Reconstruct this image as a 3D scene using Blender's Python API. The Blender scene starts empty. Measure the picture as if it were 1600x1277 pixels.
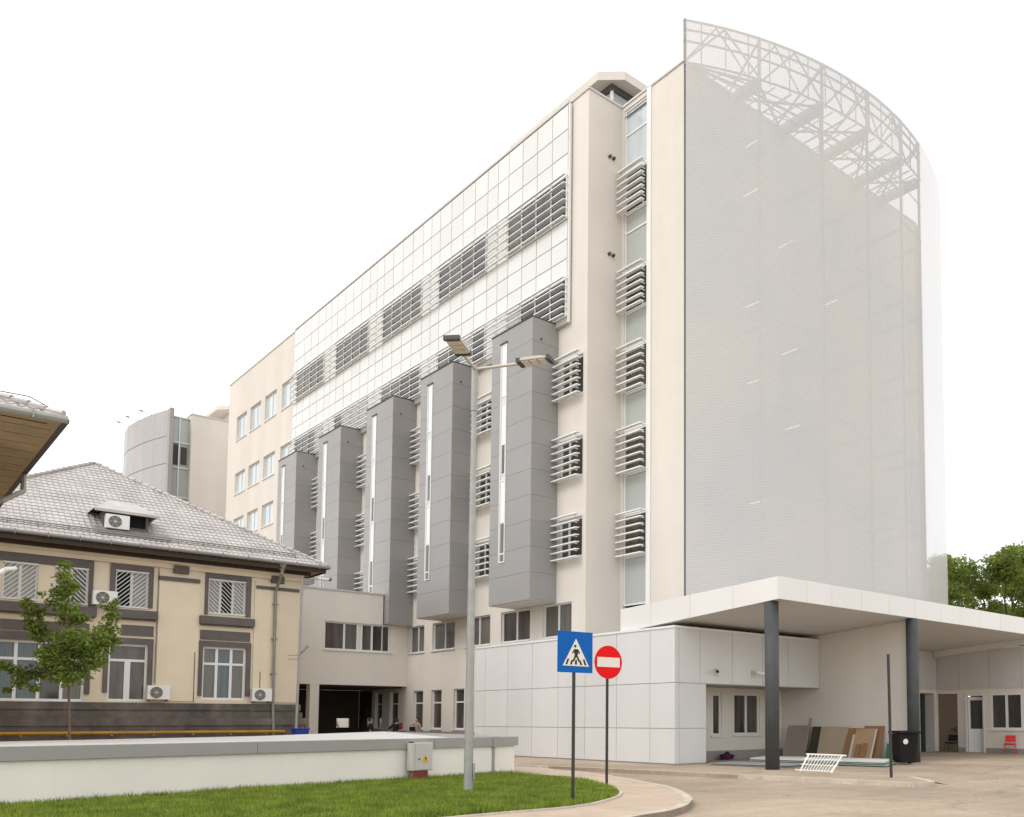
import bpy, bmesh, math, random
import numpy as np
from mathutils import Vector, Matrix
random.seed(7); RNG = np.random.default_rng(7)
PI = math.pi
scene = bpy.context.scene
COL = scene.collection

# ------------------------------------------------------------------ camera and measuring helpers
CAM_H = 1.55; FPX = 1396.0; PCX = 1067.0; PCY = 1032.0
PITCH = math.atan((1125 - 1032) / 1396.0); HEAD = math.radians(46.3)
FW = Vector((math.cos(HEAD)*math.cos(PITCH), math.sin(HEAD)*math.cos(PITCH), math.sin(PITCH)))
RT = Vector((math.sin(HEAD), -math.cos(HEAD), 0))
UPV = RT.cross(FW)
def ray(px, py):
    return FW + RT*((px-PCX)/FPX) - UPV*((py-PCY)/FPX)
def onX(px, py, x):          # measured point on the wall plane X = x
    d = ray(px, py); t = x/d.x; return Vector((x, d.y*t, CAM_H+d.z*t))
def onY(px, py, y):
    d = ray(px, py); t = y/d.y; return Vector((d.x*t, y, CAM_H+d.z*t))
def onZ(px, py, z):
    d = ray(px, py); t = (z-CAM_H)/d.z; return Vector((d.x*t, d.y*t, z))

cam = bpy.data.cameras.new('camera'); camo = bpy.data.objects.new('camera', cam); COL.objects.link(camo)
cam.sensor_width = 36; cam.lens = 36*FPX/1600
cam.shift_x = -(PCX-800)/1600; cam.shift_y = (PCY-638.5)/1600
cam.clip_start = 0.1; cam.clip_end = 2000
M = Matrix((RT, UPV, -FW)).transposed().to_4x4(); M.translation = Vector((0, 0, CAM_H)); camo.matrix_world = M
scene.camera = camo

# ------------------------------------------------------------------ light
w = bpy.data.worlds.new('World'); scene.world = w; w.use_nodes = True
nt = w.node_tree; nt.nodes.clear()
out = nt.nodes.new('ShaderNodeOutputWorld'); add = nt.nodes.new('ShaderNodeAddShader')
b1 = nt.nodes.new('ShaderNodeBackground'); b2 = nt.nodes.new('ShaderNodeBackground')
sky = nt.nodes.new('ShaderNodeTexSky'); sky.sky_type = 'NISHITA'; sky.sun_disc = False
SUN_EL = math.radians(48); SUN_AZ = math.radians(178)      # direction towards the sun, CCW from +X
sky.sun_elevation = SUN_EL; sky.sun_rotation = PI/2 - SUN_AZ
nt.links.new(sky.outputs[0], b1.inputs[0]); b1.inputs[1].default_value = 0.05
b2.inputs[0].default_value = (1.0, 0.978, 0.945, 1); b2.inputs[1].default_value = 1.12
nt.links.new(b1.outputs[0], add.inputs[0]); nt.links.new(b2.outputs[0], add.inputs[1]); nt.links.new(add.outputs[0], out.inputs[0])
sl = bpy.data.lights.new('sun', 'SUN'); sl.energy = 0.9; sl.angle = math.radians(20); sl.color = (1, 0.95, 0.88)
so = bpy.data.objects.new('sun', sl); COL.objects.link(so)
sd = Vector((math.cos(SUN_AZ)*math.cos(SUN_EL), math.sin(SUN_AZ)*math.cos(SUN_EL), math.sin(SUN_EL)))
so.rotation_euler = sd.to_track_quat('Z', 'Y').to_euler(); so.location = (0, 0, 60)
scene.view_settings.view_transform = 'Standard'; scene.view_settings.look = 'None'
scene.view_settings.exposure = 0.29; scene.view_settings.gamma = 1
scene.cycles.max_bounces = 8; scene.cycles.transparent_max_bounces = 12
scene.cycles.use_denoising = True

# ------------------------------------------------------------------ materials
def mat(name, col, rough=0.7, var=0.06, scale=1.5, bump=0.0, bscale=40, metal=0.0, spec=0.4, stain=0.0, stretch=None, col2=None, fine=0.0, isl=0.0, crack=0.0):
    m = bpy.data.materials.new(name); m.use_nodes = True; n = m.node_tree; N = n.nodes; L = n.links
    p = N['Principled BSDF']; p.inputs['Roughness'].default_value = rough; p.inputs['Metallic'].default_value = metal
    p.inputs['Specular IOR Level'].default_value = spec
    tc = N.new('ShaderNodeTexCoord'); src = tc.outputs['Object']
    if stretch:
        mp = N.new('ShaderNodeMapping'); mp.inputs['Scale'].default_value = stretch; L.new(src, mp.inputs[0]); src = mp.outputs[0]
    if var > 0 or col2:
        no = N.new('ShaderNodeTexNoise'); no.inputs['Scale'].default_value = scale; no.inputs['Detail'].default_value = 8
        no.inputs['Roughness'].default_value = 0.65; L.new(src, no.inputs['Vector'])
        r = N.new('ShaderNodeValToRGB'); r.color_ramp.elements[0].position = 0.3; r.color_ramp.elements[1].position = 0.7
        c2 = col2 or tuple(c*(1+var) for c in col)
        c1 = col if col2 else tuple(c*(1-var) for c in col)
        r.color_ramp.elements[0].color = (*c1, 1); r.color_ramp.elements[1].color = (*c2, 1)
        L.new(no.outputs['Fac'], r.inputs[0]); cur = r.outputs[0]
        if stain > 0:
            n2 = N.new('ShaderNodeTexNoise'); n2.inputs['Scale'].default_value = scale*0.35; n2.inputs['Detail'].default_value = 6
            mp2 = N.new('ShaderNodeMapping'); mp2.inputs['Scale'].default_value = (1.6, 1.6, 0.16); L.new(tc.outputs['Object'], mp2.inputs[0]); L.new(mp2.outputs[0], n2.inputs['Vector'])
            r2 = N.new('ShaderNodeValToRGB'); r2.color_ramp.elements[0].position = 0.42; r2.color_ramp.elements[1].position = 0.66
            r2.color_ramp.elements[0].color = (1-stain,)*3+(1,); r2.color_ramp.elements[1].color = (1, 1, 1, 1); L.new(n2.outputs['Fac'], r2.inputs[0])
            mx = N.new('ShaderNodeMix'); mx.data_type = 'RGBA'; mx.blend_type = 'MULTIPLY'; mx.inputs['Factor'].default_value = 1
            L.new(cur, mx.inputs['A']); L.new(r2.outputs[0], mx.inputs['B']); cur = mx.outputs['Result']
        if isl > 0:
            ge = N.new('ShaderNodeNewGeometry'); mr = N.new('ShaderNodeMapRange'); mr.inputs['To Min'].default_value = 1-isl; mr.inputs['To Max'].default_value = 1.0
            L.new(ge.outputs['Random Per Island'], mr.inputs['Value']); m5 = N.new('ShaderNodeMix'); m5.data_type = 'RGBA'; m5.blend_type = 'MULTIPLY'; m5.inputs['Factor'].default_value = 1
            L.new(cur, m5.inputs['A']); L.new(mr.outputs['Result'], m5.inputs['B']); cur = m5.outputs['Result']
        if crack > 0:
            nd = N.new('ShaderNodeTexNoise'); nd.inputs['Scale'].default_value = 1.2; nd.inputs['Detail'].default_value = 6; L.new(tc.outputs['Object'], nd.inputs['Vector'])
            va = N.new('ShaderNodeVectorMath'); va.operation = 'MULTIPLY_ADD'; va.inputs[1].default_value = (1.6,1.6,0); L.new(nd.outputs['Color'], va.inputs[0]); L.new(tc.outputs['Object'], va.inputs[2])
            vo = N.new('ShaderNodeTexVoronoi'); vo.feature = 'DISTANCE_TO_EDGE'; vo.inputs['Scale'].default_value = 0.16; L.new(va.outputs[0], vo.inputs['Vector'])
            rc = N.new('ShaderNodeValToRGB'); rc.color_ramp.elements[0].position = 0.0; rc.color_ramp.elements[1].position = 0.007
            rc.color_ramp.elements[0].color = (1-crack,)*3+(1,); rc.color_ramp.elements[1].color = (1,1,1,1); L.new(vo.outputs['Distance'], rc.inputs[0])
            m6 = N.new('ShaderNodeMix'); m6.data_type = 'RGBA'; m6.blend_type = 'MULTIPLY'; m6.inputs['Factor'].default_value = 1
            L.new(cur, m6.inputs['A']); L.new(rc.outputs[0], m6.inputs['B']); cur = m6.outputs['Result']
            ns = N.new('ShaderNodeTexNoise'); ns.inputs['Scale'].default_value = 1.0; ns.inputs['Detail'].default_value = 7; ms = N.new('ShaderNodeMapping'); ms.inputs['Rotation'].default_value = (0,0,0.35); ms.inputs['Scale'].default_value = (0.22,1.6,1)
            L.new(tc.outputs['Object'], ms.inputs[0]); L.new(ms.outputs[0], ns.inputs['Vector']); rs = N.new('ShaderNodeValToRGB'); rs.color_ramp.elements[0].position = 0.4; rs.color_ramp.elements[1].position = 0.6
            rs.color_ramp.elements[0].color = (0.91,0.915,0.925,1); rs.color_ramp.elements[1].color = (1,1,1,1); L.new(ns.outputs['Fac'], rs.inputs[0])
            m7 = N.new('ShaderNodeMix'); m7.data_type = 'RGBA'; m7.blend_type = 'MULTIPLY'; m7.inputs['Factor'].default_value = 1
            L.new(cur, m7.inputs['A']); L.new(rs.outputs[0], m7.inputs['B']); cur = m7.outputs['Result']
        if fine > 0:
            n4 = N.new('ShaderNodeTexNoise'); n4.inputs['Scale'].default_value = 7; n4.inputs['Detail'].default_value = 10; n4.inputs['Roughness'].default_value = 0.85; L.new(tc.outputs['Object'], n4.inputs['Vector'])
            r4 = N.new('ShaderNodeValToRGB'); r4.color_ramp.elements[0].position = 0.35; r4.color_ramp.elements[1].position = 0.65
            r4.color_ramp.elements[0].color = (1-fine,)*3+(1,); r4.color_ramp.elements[1].color = (1, 1, 1, 1); L.new(n4.outputs['Fac'], r4.inputs[0])
            m4 = N.new('ShaderNodeMix'); m4.data_type = 'RGBA'; m4.blend_type = 'MULTIPLY'; m4.inputs['Factor'].default_value = 1
            L.new(cur, m4.inputs['A']); L.new(r4.outputs[0], m4.inputs['B']); cur = m4.outputs['Result']
        L.new(cur, p.inputs['Base Color'])
    else:
        p.inputs['Base Color'].default_value = (*col, 1)
    if bump > 0:
        nb = N.new('ShaderNodeTexNoise'); nb.inputs['Scale'].default_value = bscale; nb.inputs['Detail'].default_value = 5
        L.new(tc.outputs['Object'], nb.inputs['Vector'])
        bu = N.new('ShaderNodeBump'); bu.inputs['Strength'].default_value = bump; bu.inputs['Distance'].default_value = 0.03
        L.new(nb.outputs['Fac'], bu.inputs['Height']); L.new(bu.outputs[0], p.inputs['Normal'])
    return m
MT = {}
MT['cream'] = mat('cream_render', (0.70, 0.655, 0.59), 0.85, 0.03, 0.6, 0.15, 60, stain=0.10)
MT['cream_wing'] = mat('cream_render_wing', (0.75, 0.70, 0.63), 0.85, 0.03, 0.6, 0.15, 60, stain=0.06)
MT['white_panel'] = mat('white_composite_panel', (0.68, 0.675, 0.665), 0.35, 0.025, 0.5, 0, spec=0.4, stain=0.06, isl=0.06)
MT['white_fascia'] = mat('white_fascia_panel', (0.72, 0.705, 0.68), 0.35, 0.025, 0.5, 0, stain=0.04)
MT['wing_panel_shaded'] = mat('shaded_wing_wall_panel', (0.58, 0.565, 0.54), 0.4, 0.03, 0.6, 0, stain=0.06)  # panel colour lowered to stand for the weaker light under the canopy
MT['glass_panel'] = mat('white_glass_panel', (0.685, 0.685, 0.665), 0.25, 0.03, 0.4, 0, spec=0.5, isl=0.09)
MT['joint'] = mat('panel_joint', (0.40, 0.38, 0.36), 0.7, 0)
MT['joint_light'] = mat('pale_panel_joint', (0.50, 0.49, 0.465), 0.7, 0)
MT['white_metal'] = mat('white_metal', (0.74, 0.74, 0.71), 0.4, 0.03)
MT['louvre'] = mat('pale_louvre_metal', (0.77, 0.775, 0.755), 0.4, 0.04)
MT['white_frame'] = mat('white_frame_plastic', (0.72, 0.72, 0.70), 0.4, 0.02)
MT['bay'] = mat('grey_bay_panel', (0.325, 0.313, 0.305), 0.45, 0.05, 0.35, 0, spec=0.4, stain=0.1, isl=0.05)
MT['bay_joint'] = mat('dark_bay_joint', (0.225, 0.22, 0.215), 0.7, 0)
MT['dark_trim'] = mat('dark_trim', (0.07, 0.065, 0.06), 0.6, 0.05)
MT['roof_cap'] = mat('parapet_cap_metal', (0.55, 0.54, 0.51), 0.45, 0.04)
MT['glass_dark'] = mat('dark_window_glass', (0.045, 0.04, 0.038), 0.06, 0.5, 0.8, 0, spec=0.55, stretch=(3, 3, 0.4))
MT['glass_brown'] = mat('brown_window_glass', (0.09, 0.075, 0.065), 0.08, 0.6, 0.9, 0, spec=0.5, stretch=(3, 3, 0.3))
MT['glass_sky_reflection'] = mat('window_glass_sky_reflection', (0.50, 0.56, 0.58), 0.1, 0.12, 0.8, 0, spec=0.6, stretch=(3, 3, 0.4))  # pale blue base colour is the sky's reflection painted into the panes
MT['glass_green'] = mat('grey_green_spandrel_glass', (0.40, 0.43, 0.41), 0.12, 0.05, 0.5, 0, spec=0.5)
MT['glass_curtain'] = mat('curtained_window_glass', (0.125, 0.118, 0.105), 0.12, 0.3, 2.5, 0, spec=0.5, stretch=(6, 6, 0.2))
MT['glass_lace'] = mat('lace_curtain_glass', (0.30, 0.285, 0.255), 0.12, 0.2, 3, 0, spec=0.5, stretch=(7, 7, 0.2))
MT['glass_blue'] = mat('blue_curtain_glass', (0.085, 0.115, 0.125), 0.12, 0.3, 2.5, 0, spec=0.5, stretch=(6, 6, 0.2))
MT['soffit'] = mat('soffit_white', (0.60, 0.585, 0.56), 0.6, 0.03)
MT['column'] = mat('blue_grey_column_paint', (0.068, 0.072, 0.073), 0.6, 0.15, 3, spec=0.2)
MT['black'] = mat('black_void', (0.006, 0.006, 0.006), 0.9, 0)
MT['plinth'] = mat('grey_plinth', (0.30, 0.285, 0.27), 0.85, 0.08, 3, 0.2, 60)
MT['asphalt'] = mat('dusty_asphalt', (0.43, 0.335, 0.24), 0.9, 0.13, 0.28, 0.5, 90, col2=(0.62, 0.49, 0.365), stain=0.26, fine=0.26, crack=0.28)
MT['path'] = mat('path_paving', (0.56, 0.44, 0.335), 0.9, 0.1, 1.2, 0.4, 90, stain=0.12, fine=0.15)
MT['kerb'] = mat('kerb_concrete', (0.62, 0.545, 0.445), 0.9, 0.16, 2.5, 0.4, 60, stain=0.14, fine=0.2)
MT['soil'] = mat('lawn_soil', (0.055, 0.075, 0.018), 0.95, 0.25, 2, 0.5, 40)
MT['house'] = mat('ochre_render', (0.73, 0.63, 0.475), 0.9, 0.045, 0.9, 0.25, 50, stain=0.09)
MT['house_trim'] = mat('house_grey_trim', (0.135, 0.118, 0.11), 0.85, 0.12, 2, 0.2, 50, stain=0.15)
MT['house_base'] = mat('house_grey_plinth', (0.155, 0.132, 0.115), 0.9, 0.3, 2.2, 0.4, 40, stain=0.3)
MT['tile'] = mat('pale_metal_roof_tile', (0.49, 0.455, 0.43), 0.42, 0.12, 1.8, 0, spec=0.5, stain=0.16)
MT['gutter'] = mat('grey_gutter_metal', (0.24, 0.225, 0.205), 0.45, 0.15, 2, metal=0.2)
MT['soffit_wood'] = mat('brown_soffit_board', (0.40, 0.29, 0.175), 0.8, 0.12, 1.5, 0, stain=0.15)
MT['eave_and_passage_dark'] = mat('dark_eave_board_and_passage_shade', (0.045, 0.033, 0.024), 0.8, 0.2, 2)  # eave board brown; also painted shade on the passage wall and ceiling
MT['wall_cream'] = mat('boundary_wall_paint', (0.82, 0.77, 0.69), 0.9, 0.03, 0.8, 0.2, 50, stain=0.05)
MT['coping'] = mat('grey_coping_metal', (0.31, 0.295, 0.275), 0.5, 0.04, 0.8)
MT['concrete_pale'] = mat('pale_concrete_slab', (0.55, 0.53, 0.50), 0.8, 0.05, 1)
MT['concrete_grey'] = mat('grey_concrete_slab', (0.30, 0.28, 0.26), 0.85, 0.08, 1)
MT['galv'] = mat('galvanised_steel', (0.34, 0.34, 0.315), 0.5, 0.12, 4, metal=0.35, spec=0.5)
MT['lamp_body'] = mat('lamp_head_metal', (0.50, 0.47, 0.42), 0.4, 0.05)
MT['led'] = mat('led_lens', (0.72, 0.65, 0.55), 0.3, 0.1, 20)
MT['pole_dark'] = mat('dark_sign_pole', (0.03, 0.028, 0.026), 0.5, 0.2, 5)
MT['sign_blue'] = mat('sign_blue', (0.002, 0.105, 0.40), 0.5, 0.03, spec=0.15)
MT['sign_red'] = mat('sign_red', (0.72, 0.004, 0.005), 0.5, 0.03, spec=0.15)
MT['sign_white'] = mat('sign_white', (0.72, 0.68, 0.60), 0.4, 0.02)
MT['sign_black'] = mat('sign_black', (0.008, 0.008, 0.008), 0.5, 0)
MT['yellow'] = mat('yellow_gas_pipe', (0.46, 0.25, 0.02), 0.5, 0.15, 3, stain=0.2)
MT['warn_yellow'] = mat('warning_yellow', (0.70, 0.40, 0.02), 0.5, 0.03)
MT['cabinet'] = mat('cabinet_grey', (0.50, 0.48, 0.44), 0.5, 0.03)
MT['brick'] = mat('red_brick', (0.22, 0.04, 0.025), 0.9, 0.3, 8, 0.3, 40)
MT['mortar'] = mat('brick_mortar', (0.20, 0.15, 0.10), 0.9, 0.1)
MT['bin'] = mat('black_bin_plastic', (0.011, 0.010, 0.010), 0.6, 0.2, spec=0.2)
MT['red_plastic'] = mat('red_plastic', (0.62, 0.012, 0.015), 0.4, 0.05)
MT['black_fabric'] = mat('black_fabric', (0.010, 0.009, 0.011), 0.9, 0.2)
MT['plaster_sheet'] = mat('plasterboard', (0.58, 0.58, 0.54), 0.8, 0.05, 1)
MT['sheet_green'] = mat('green_sheet_edge', (0.25, 0.33, 0.28), 0.8, 0.08)
MT['sheet_metal'] = mat('grey_sheet', (0.28, 0.29, 0.29), 0.5, 0.08)
MT['board_grey'] = mat('grey_board', (0.36, 0.30, 0.275), 0.8, 0.06, 1, stain=0.1)
MT['board_beige'] = mat('beige_board', (0.46, 0.37, 0.265), 0.8, 0.06, 1, stain=0.08)
MT['board_tan'] = mat('tan_board', (0.48, 0.32, 0.18), 0.8, 0.08, 1.2, stain=0.1)
MT['board_brown'] = mat('brown_board', (0.30, 0.165, 0.08), 0.8, 0.12, 1.2, stain=0.1)
MT['board_green'] = mat('green_board', (0.045, 0.19, 0.085), 0.8, 0.15, 2)
MT['board_dark'] = mat('dark_board', (0.05, 0.045, 0.028), 0.8, 0.2, 2)
MT['brown_door'] = mat('brown_door', (0.22, 0.17, 0.125), 0.6, 0.08, 1)
MT['blue_plastic'] = mat('blue_plastic', (0.01, 0.04, 0.30), 0.5, 0.1)
MT['purple'] = mat('purple_fabric', (0.06, 0.010, 0.05), 0.9, 0.4, 6)
MT['skin'] = mat('skin', (0.42, 0.24, 0.17), 0.6, 0.05)
MT['hair'] = mat('dark_hair', (0.012, 0.009, 0.007), 0.6, 0.2)
MT['shirt_black'] = mat('black_shirt', (0.012, 0.012, 0.015), 0.9, 0.2)
MT['shirt_grey'] = mat('pale_grey_shirt', (0.33, 0.30, 0.26), 0.9, 0.12, 6)
MT['trousers'] = mat('dark_trousers', (0.03, 0.03, 0.035), 0.9, 0.2)
MT['bag_red'] = mat('red_bag_fabric', (0.20, 0.015, 0.02), 0.8, 0.2)
MT['van_white'] = mat('white_van_paint', (0.75, 0.74, 0.72), 0.25, 0.02)
MT['bark'] = mat('bark', (0.10, 0.075, 0.055), 0.9, 0.25, 6, 0.5, 30)
MT['bark_young'] = mat('young_bark', (0.20, 0.125, 0.085), 0.9, 0.2, 6)
MT['roof_flat'] = mat('roof_membrane', (0.30, 0.29, 0.28), 0.9, 0.06)
MT['steel'] = mat('grey_frame_steel', (0.30, 0.30, 0.295), 0.5, 0.04)
MT['rail_dark'] = mat('dark_rail_steel', (0.14, 0.14, 0.137), 0.6, 0.05)
MT['drum'] = mat('grey_drum_panel', (0.40, 0.385, 0.375), 0.4, 0.06, 0.2, stain=0.05)

def leaf_mat(name, c_dark, c_light, trans=0.35, iso=0.45, nscale=0.9, namp=1.5):
    m = bpy.data.materials.new(name); m.use_nodes = True; n = m.node_tree; N = n.nodes; L = n.links
    p = N['Principled BSDF']; p.inputs['Roughness'].default_value = 0.55
    g = N.new('ShaderNodeNewGeometry'); r = N.new('ShaderNodeValToRGB')
    r.color_ramp.elements[0].color = (*c_dark, 1); r.color_ramp.elements[1].color = (*c_light, 1)
    tc = N.new('ShaderNodeTexCoord'); no = N.new('ShaderNodeTexNoise'); no.inputs['Scale'].default_value = nscale; no.inputs['Detail'].default_value = 5
    L.new(tc.outputs['Object'], no.inputs['Vector'])
    ma = N.new('ShaderNodeMath'); ma.operation = 'MULTIPLY_ADD'; ma.inputs[1].default_value = iso; L.new(g.outputs['Random Per Island'], ma.inputs[0])
    mb = N.new('ShaderNodeMath'); mb.operation = 'MULTIPLY_ADD'; mb.inputs[1].default_value = namp; mb.inputs[2].default_value = 0.5-namp/2-iso/2
    L.new(no.outputs['Fac'], mb.inputs[0]); L.new(mb.outputs[0], ma.inputs[2]); L.new(ma.outputs[0], r.inputs[0]); L.new(r.outputs[0], p.inputs['Base Color'])
    t = N.new('ShaderNodeBsdfTranslucent'); L.new(r.outputs[0], t.inputs[0])
    mx = N.new('ShaderNodeMixShader'); mx.inputs[0].default_value = trans; L.new(p.outputs[0], mx.inputs[1]); L.new(t.outputs[0], mx.inputs[2])
    L.new(mx.outputs[0], N['Material Output'].inputs[0]); return m
MT['leaf_young'] = leaf_mat('young_tree_leaf', (0.045, 0.085, 0.011), (0.33, 0.42, 0.06))
MT['leaf_big'] = leaf_mat('park_tree_leaf', (0.07, 0.11, 0.016), (0.33, 0.40, 0.065), 0.4)
MT['grass'] = leaf_mat('grass_blade', (0.085, 0.14, 0.009), (0.31, 0.38, 0.04), 0.3, iso=0.8, nscale=1.8, namp=2.0)

def screen_mat(name='perforated_metal', solid=0.70):      # perforated sheet: the holes are far below a pixel, so an even share of light passes
    m = bpy.data.materials.new(name); m.use_nodes = True; n = m.node_tree; N = n.nodes; L = n.links
    p = N['Principled BSDF']; p.inputs['Roughness'].default_value = 0.55; p.inputs['Base Color'].default_value = (0.60, 0.595, 0.585, 1)
    tr = N.new('ShaderNodeBsdfTransparent'); mx = N.new('ShaderNodeMixShader')
    tc = N.new('ShaderNodeTexCoord'); wv = N.new('ShaderNodeTexWave'); wv.bands_direction = 'Z'; wv.inputs['Scale'].default_value = 3.0
    wv.inputs['Distortion'].default_value = 5.0; wv.inputs['Detail'].default_value = 2; wv.inputs['Detail Scale'].default_value = 0.6
    L.new(tc.outputs['Object'], wv.inputs['Vector'])
    no = N.new('ShaderNodeTexNoise'); no.inputs['Scale'].default_value = 9; no.inputs['Detail'].default_value = 3; L.new(tc.outputs['Object'], no.inputs['Vector'])
    a = N.new('ShaderNodeMath'); a.operation = 'MULTIPLY_ADD'; a.inputs[1].default_value = 0.12; a.inputs[2].default_value = solid; L.new(wv.outputs['Fac'], a.inputs[0])
    b = N.new('ShaderNodeMath'); b.operation = 'MULTIPLY_ADD'; b.inputs[1].default_value = 0.12; L.new(no.outputs['Fac'], b.inputs[0]); L.new(a.outputs[0], b.inputs[2])
    n3 = N.new('ShaderNodeTexNoise'); n3.inputs['Scale'].default_value = 0.22; n3.inputs['Detail'].default_value = 4; L.new(tc.outputs['Object'], n3.inputs['Vector'])
    r3 = N.new('ShaderNodeValToRGB'); r3.color_ramp.elements[0].position = 0.38; r3.color_ramp.elements[1].position = 0.62
    r3.color_ramp.elements[0].color = (0.555, 0.56, 0.56, 1); r3.color_ramp.elements[1].color = (0.60, 0.58, 0.56, 1); L.new(n3.outputs['Fac'], r3.inputs[0]); L.new(r3.outputs[0], p.inputs['Base Color'])
    L.new(b.outputs[0], mx.inputs[0]); L.new(tr.outputs[0], mx.inputs[1]); L.new(p.outputs[0], mx.inputs[2]); L.new(mx.outputs[0], N['Material Output'].inputs[0])
    return m
MT['screen'] = screen_mat()
MT['screen_glare_mid'] = screen_mat('perforated_metal_glare_mid', 0.64)  # same sheet made more see-through, imitating glare towards the right end
MT['screen_glare_edge'] = screen_mat('perforated_metal_glare_edge', 0.60)  # most see-through of the three, standing for the flare-lit far edge
def tube_mat():
    m = bpy.data.materials.new('lit_tube'); m.use_nodes = True; p = m.node_tree.nodes['Principled BSDF']
    p.inputs['Emission Color'].default_value = (1, 0.85, 0.6, 1); p.inputs['Emission Strength'].default_value = 1.5; return m
MT['tube'] = tube_mat()

# ------------------------------------------------------------------ mesh building
def origin_of(o):
    v = Vector((0, 0, 0))
    while o is not None:
        v += o.location; o = o.parent
    return v
class MB:
    def __init__(s): s.v = []; s.f = []
    def add(s, vs, fs):
        b = len(s.v); s.v += [tuple(v) for v in vs]; s.f += [tuple(i+b for i in f) for f in fs]; return s
    def box(s, x0, x1, y0, y1, z0, z1):
        return s.add([(x0,y0,z0),(x1,y0,z0),(x1,y1,z0),(x0,y1,z0),(x0,y0,z1),(x1,y0,z1),(x1,y1,z1),(x0,y1,z1)],
                     [(3,2,1,0),(4,5,6,7),(0,1,5,4),(1,2,6,5),(2,3,7,6),(3,0,4,7)])
    def obox(s, c, ax, ay, az):     # oriented box: centre and three half-axis vectors
        c = Vector(c); ax = Vector(ax); ay = Vector(ay); az = Vector(az)
        return s.add([c+ax*i+ay*j+az*k for k in (-1,1) for i, j in ((-1,-1),(1,-1),(1,1),(-1,1))],
                     [(3,2,1,0),(4,5,6,7),(0,1,5,4),(1,2,6,5),(2,3,7,6),(3,0,4,7)])
    def quad(s, a, b, c, d): return s.add([a,b,c,d], [(0,1,2,3)])
    def prism(s, poly, z0, z1):     # polygon in XY extruded in Z
        n = len(poly)
        return s.add([(p[0],p[1],z0) for p in poly]+[(p[0],p[1],z1) for p in poly],
                     [tuple(range(n-1,-1,-1)), tuple(range(n,2*n))]+[(i,(i+1)%n,n+(i+1)%n,n+i) for i in range(n)])
    def prism_vec(s, poly, vec):    # 3-D polygon swept along vec
        n = len(poly); vec = Vector(vec); P = [Vector(p) for p in poly]
        return s.add(P+[p+vec for p in P], [tuple(range(n-1,-1,-1)), tuple(range(n,2*n))]+[(i,(i+1)%n,n+(i+1)%n,n+i) for i in range(n)])
    def tube(s, a, b, r, r2=None, n=10, caps=True):
        a = Vector(a); b = Vector(b); d = (b-a).normalized(); r2 = r if r2 is None else r2
        u = d.orthogonal().normalized(); w_ = d.cross(u); vs = []
        for p, q in ((a, r), (b, r2)):
            vs += [p+(u*math.cos(2*PI*i/n)+w_*math.sin(2*PI*i/n))*q for i in range(n)]
        fs = [(i,(i+1)%n,n+(i+1)%n,n+i) for i in range(n)]
        if caps: fs += [tuple(range(n-1,-1,-1)), tuple(range(n,2*n))]
        return s.add(vs, fs)
    def path(s, pts, r, n=8):
        for a, b in zip(pts[:-1], pts[1:]): s.tube(a, b, r, n=n)
        return s
    def disc(s, c, ax, ay, n=32):
        c = Vector(c); ax = Vector(ax); ay = Vector(ay)
        return s.add([c+ax*math.cos(2*PI*i/n)+ay*math.sin(2*PI*i/n) for i in range(n)], [tuple(range(n))])
    def build(s, name, m, parent=None, bevel=0, smooth=False):
        off = origin_of(parent)
        me = bpy.data.meshes.new(name); me.from_pydata([tuple(Vector(v)-off) for v in s.v], [], s.f); me.update()
        bm = bmesh.new(); bm.from_mesh(me); bmesh.ops.recalc_face_normals(bm, faces=bm.faces); bm.to_mesh(me); bm.free()
        if smooth:
            for p in me.polygons: p.use_smooth = True
        o = bpy.data.objects.new(name, me); COL.objects.link(o)
        me.materials.append(MT[m] if isinstance(m, str) else m)
        if parent: o.parent = parent
        if bevel > 0:
            b = o.modifiers.new('bevel', 'BEVEL'); b.width = bevel; b.segments = 2; b.limit_method = 'ANGLE'
        return o
def raw_mesh(name, verts, faces, m, parent=None):
    off = np.array(origin_of(parent)); verts = verts - off
    me = bpy.data.meshes.new(name); k = faces.shape[1]
    me.vertices.add(len(verts)); me.vertices.foreach_set('co', verts.astype(np.float32).ravel())
    me.loops.add(faces.size); me.loops.foreach_set('vertex_index', faces.astype(np.int32).ravel())
    me.polygons.add(len(faces)); me.polygons.foreach_set('loop_start', np.arange(0, faces.size, k, dtype=np.int32))
    me.polygons.foreach_set('loop_total', np.full(len(faces), k, dtype=np.int32))
    me.update(calc_edges=True); me.materials.append(MT[m])
    o = bpy.data.objects.new(name, me); COL.objects.link(o)
    if parent: o.parent = parent
    return o
def tag(o, label, cat, group=None, kind=None):
    o['label'] = label; o['category'] = cat
    if group: o['group'] = group
    if kind: o['kind'] = kind
    return o
def thing(name, loc, label, cat, group=None, kind=None):
    o = bpy.data.objects.new(name, None); COL.objects.link(o); o.location = loc; o.empty_display_size = 0.3
    return tag(o, label, cat, group, kind)
def struct(name, mb, m): o = mb.build(name, m); o['kind'] = 'structure'; return o
def dup(root, loc, label, rotz=None):
    r = root.copy(); COL.objects.link(r); r.location = loc; r['label'] = label
    if rotz is not None: r.rotation_euler = (0, 0, rotz)
    for ch in list(root.children):
        c = ch.copy(); COL.objects.link(c); c.parent = r
        for g in list(ch.children):
            d = g.copy(); COL.objects.link(d); d.parent = c
    return r

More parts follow.
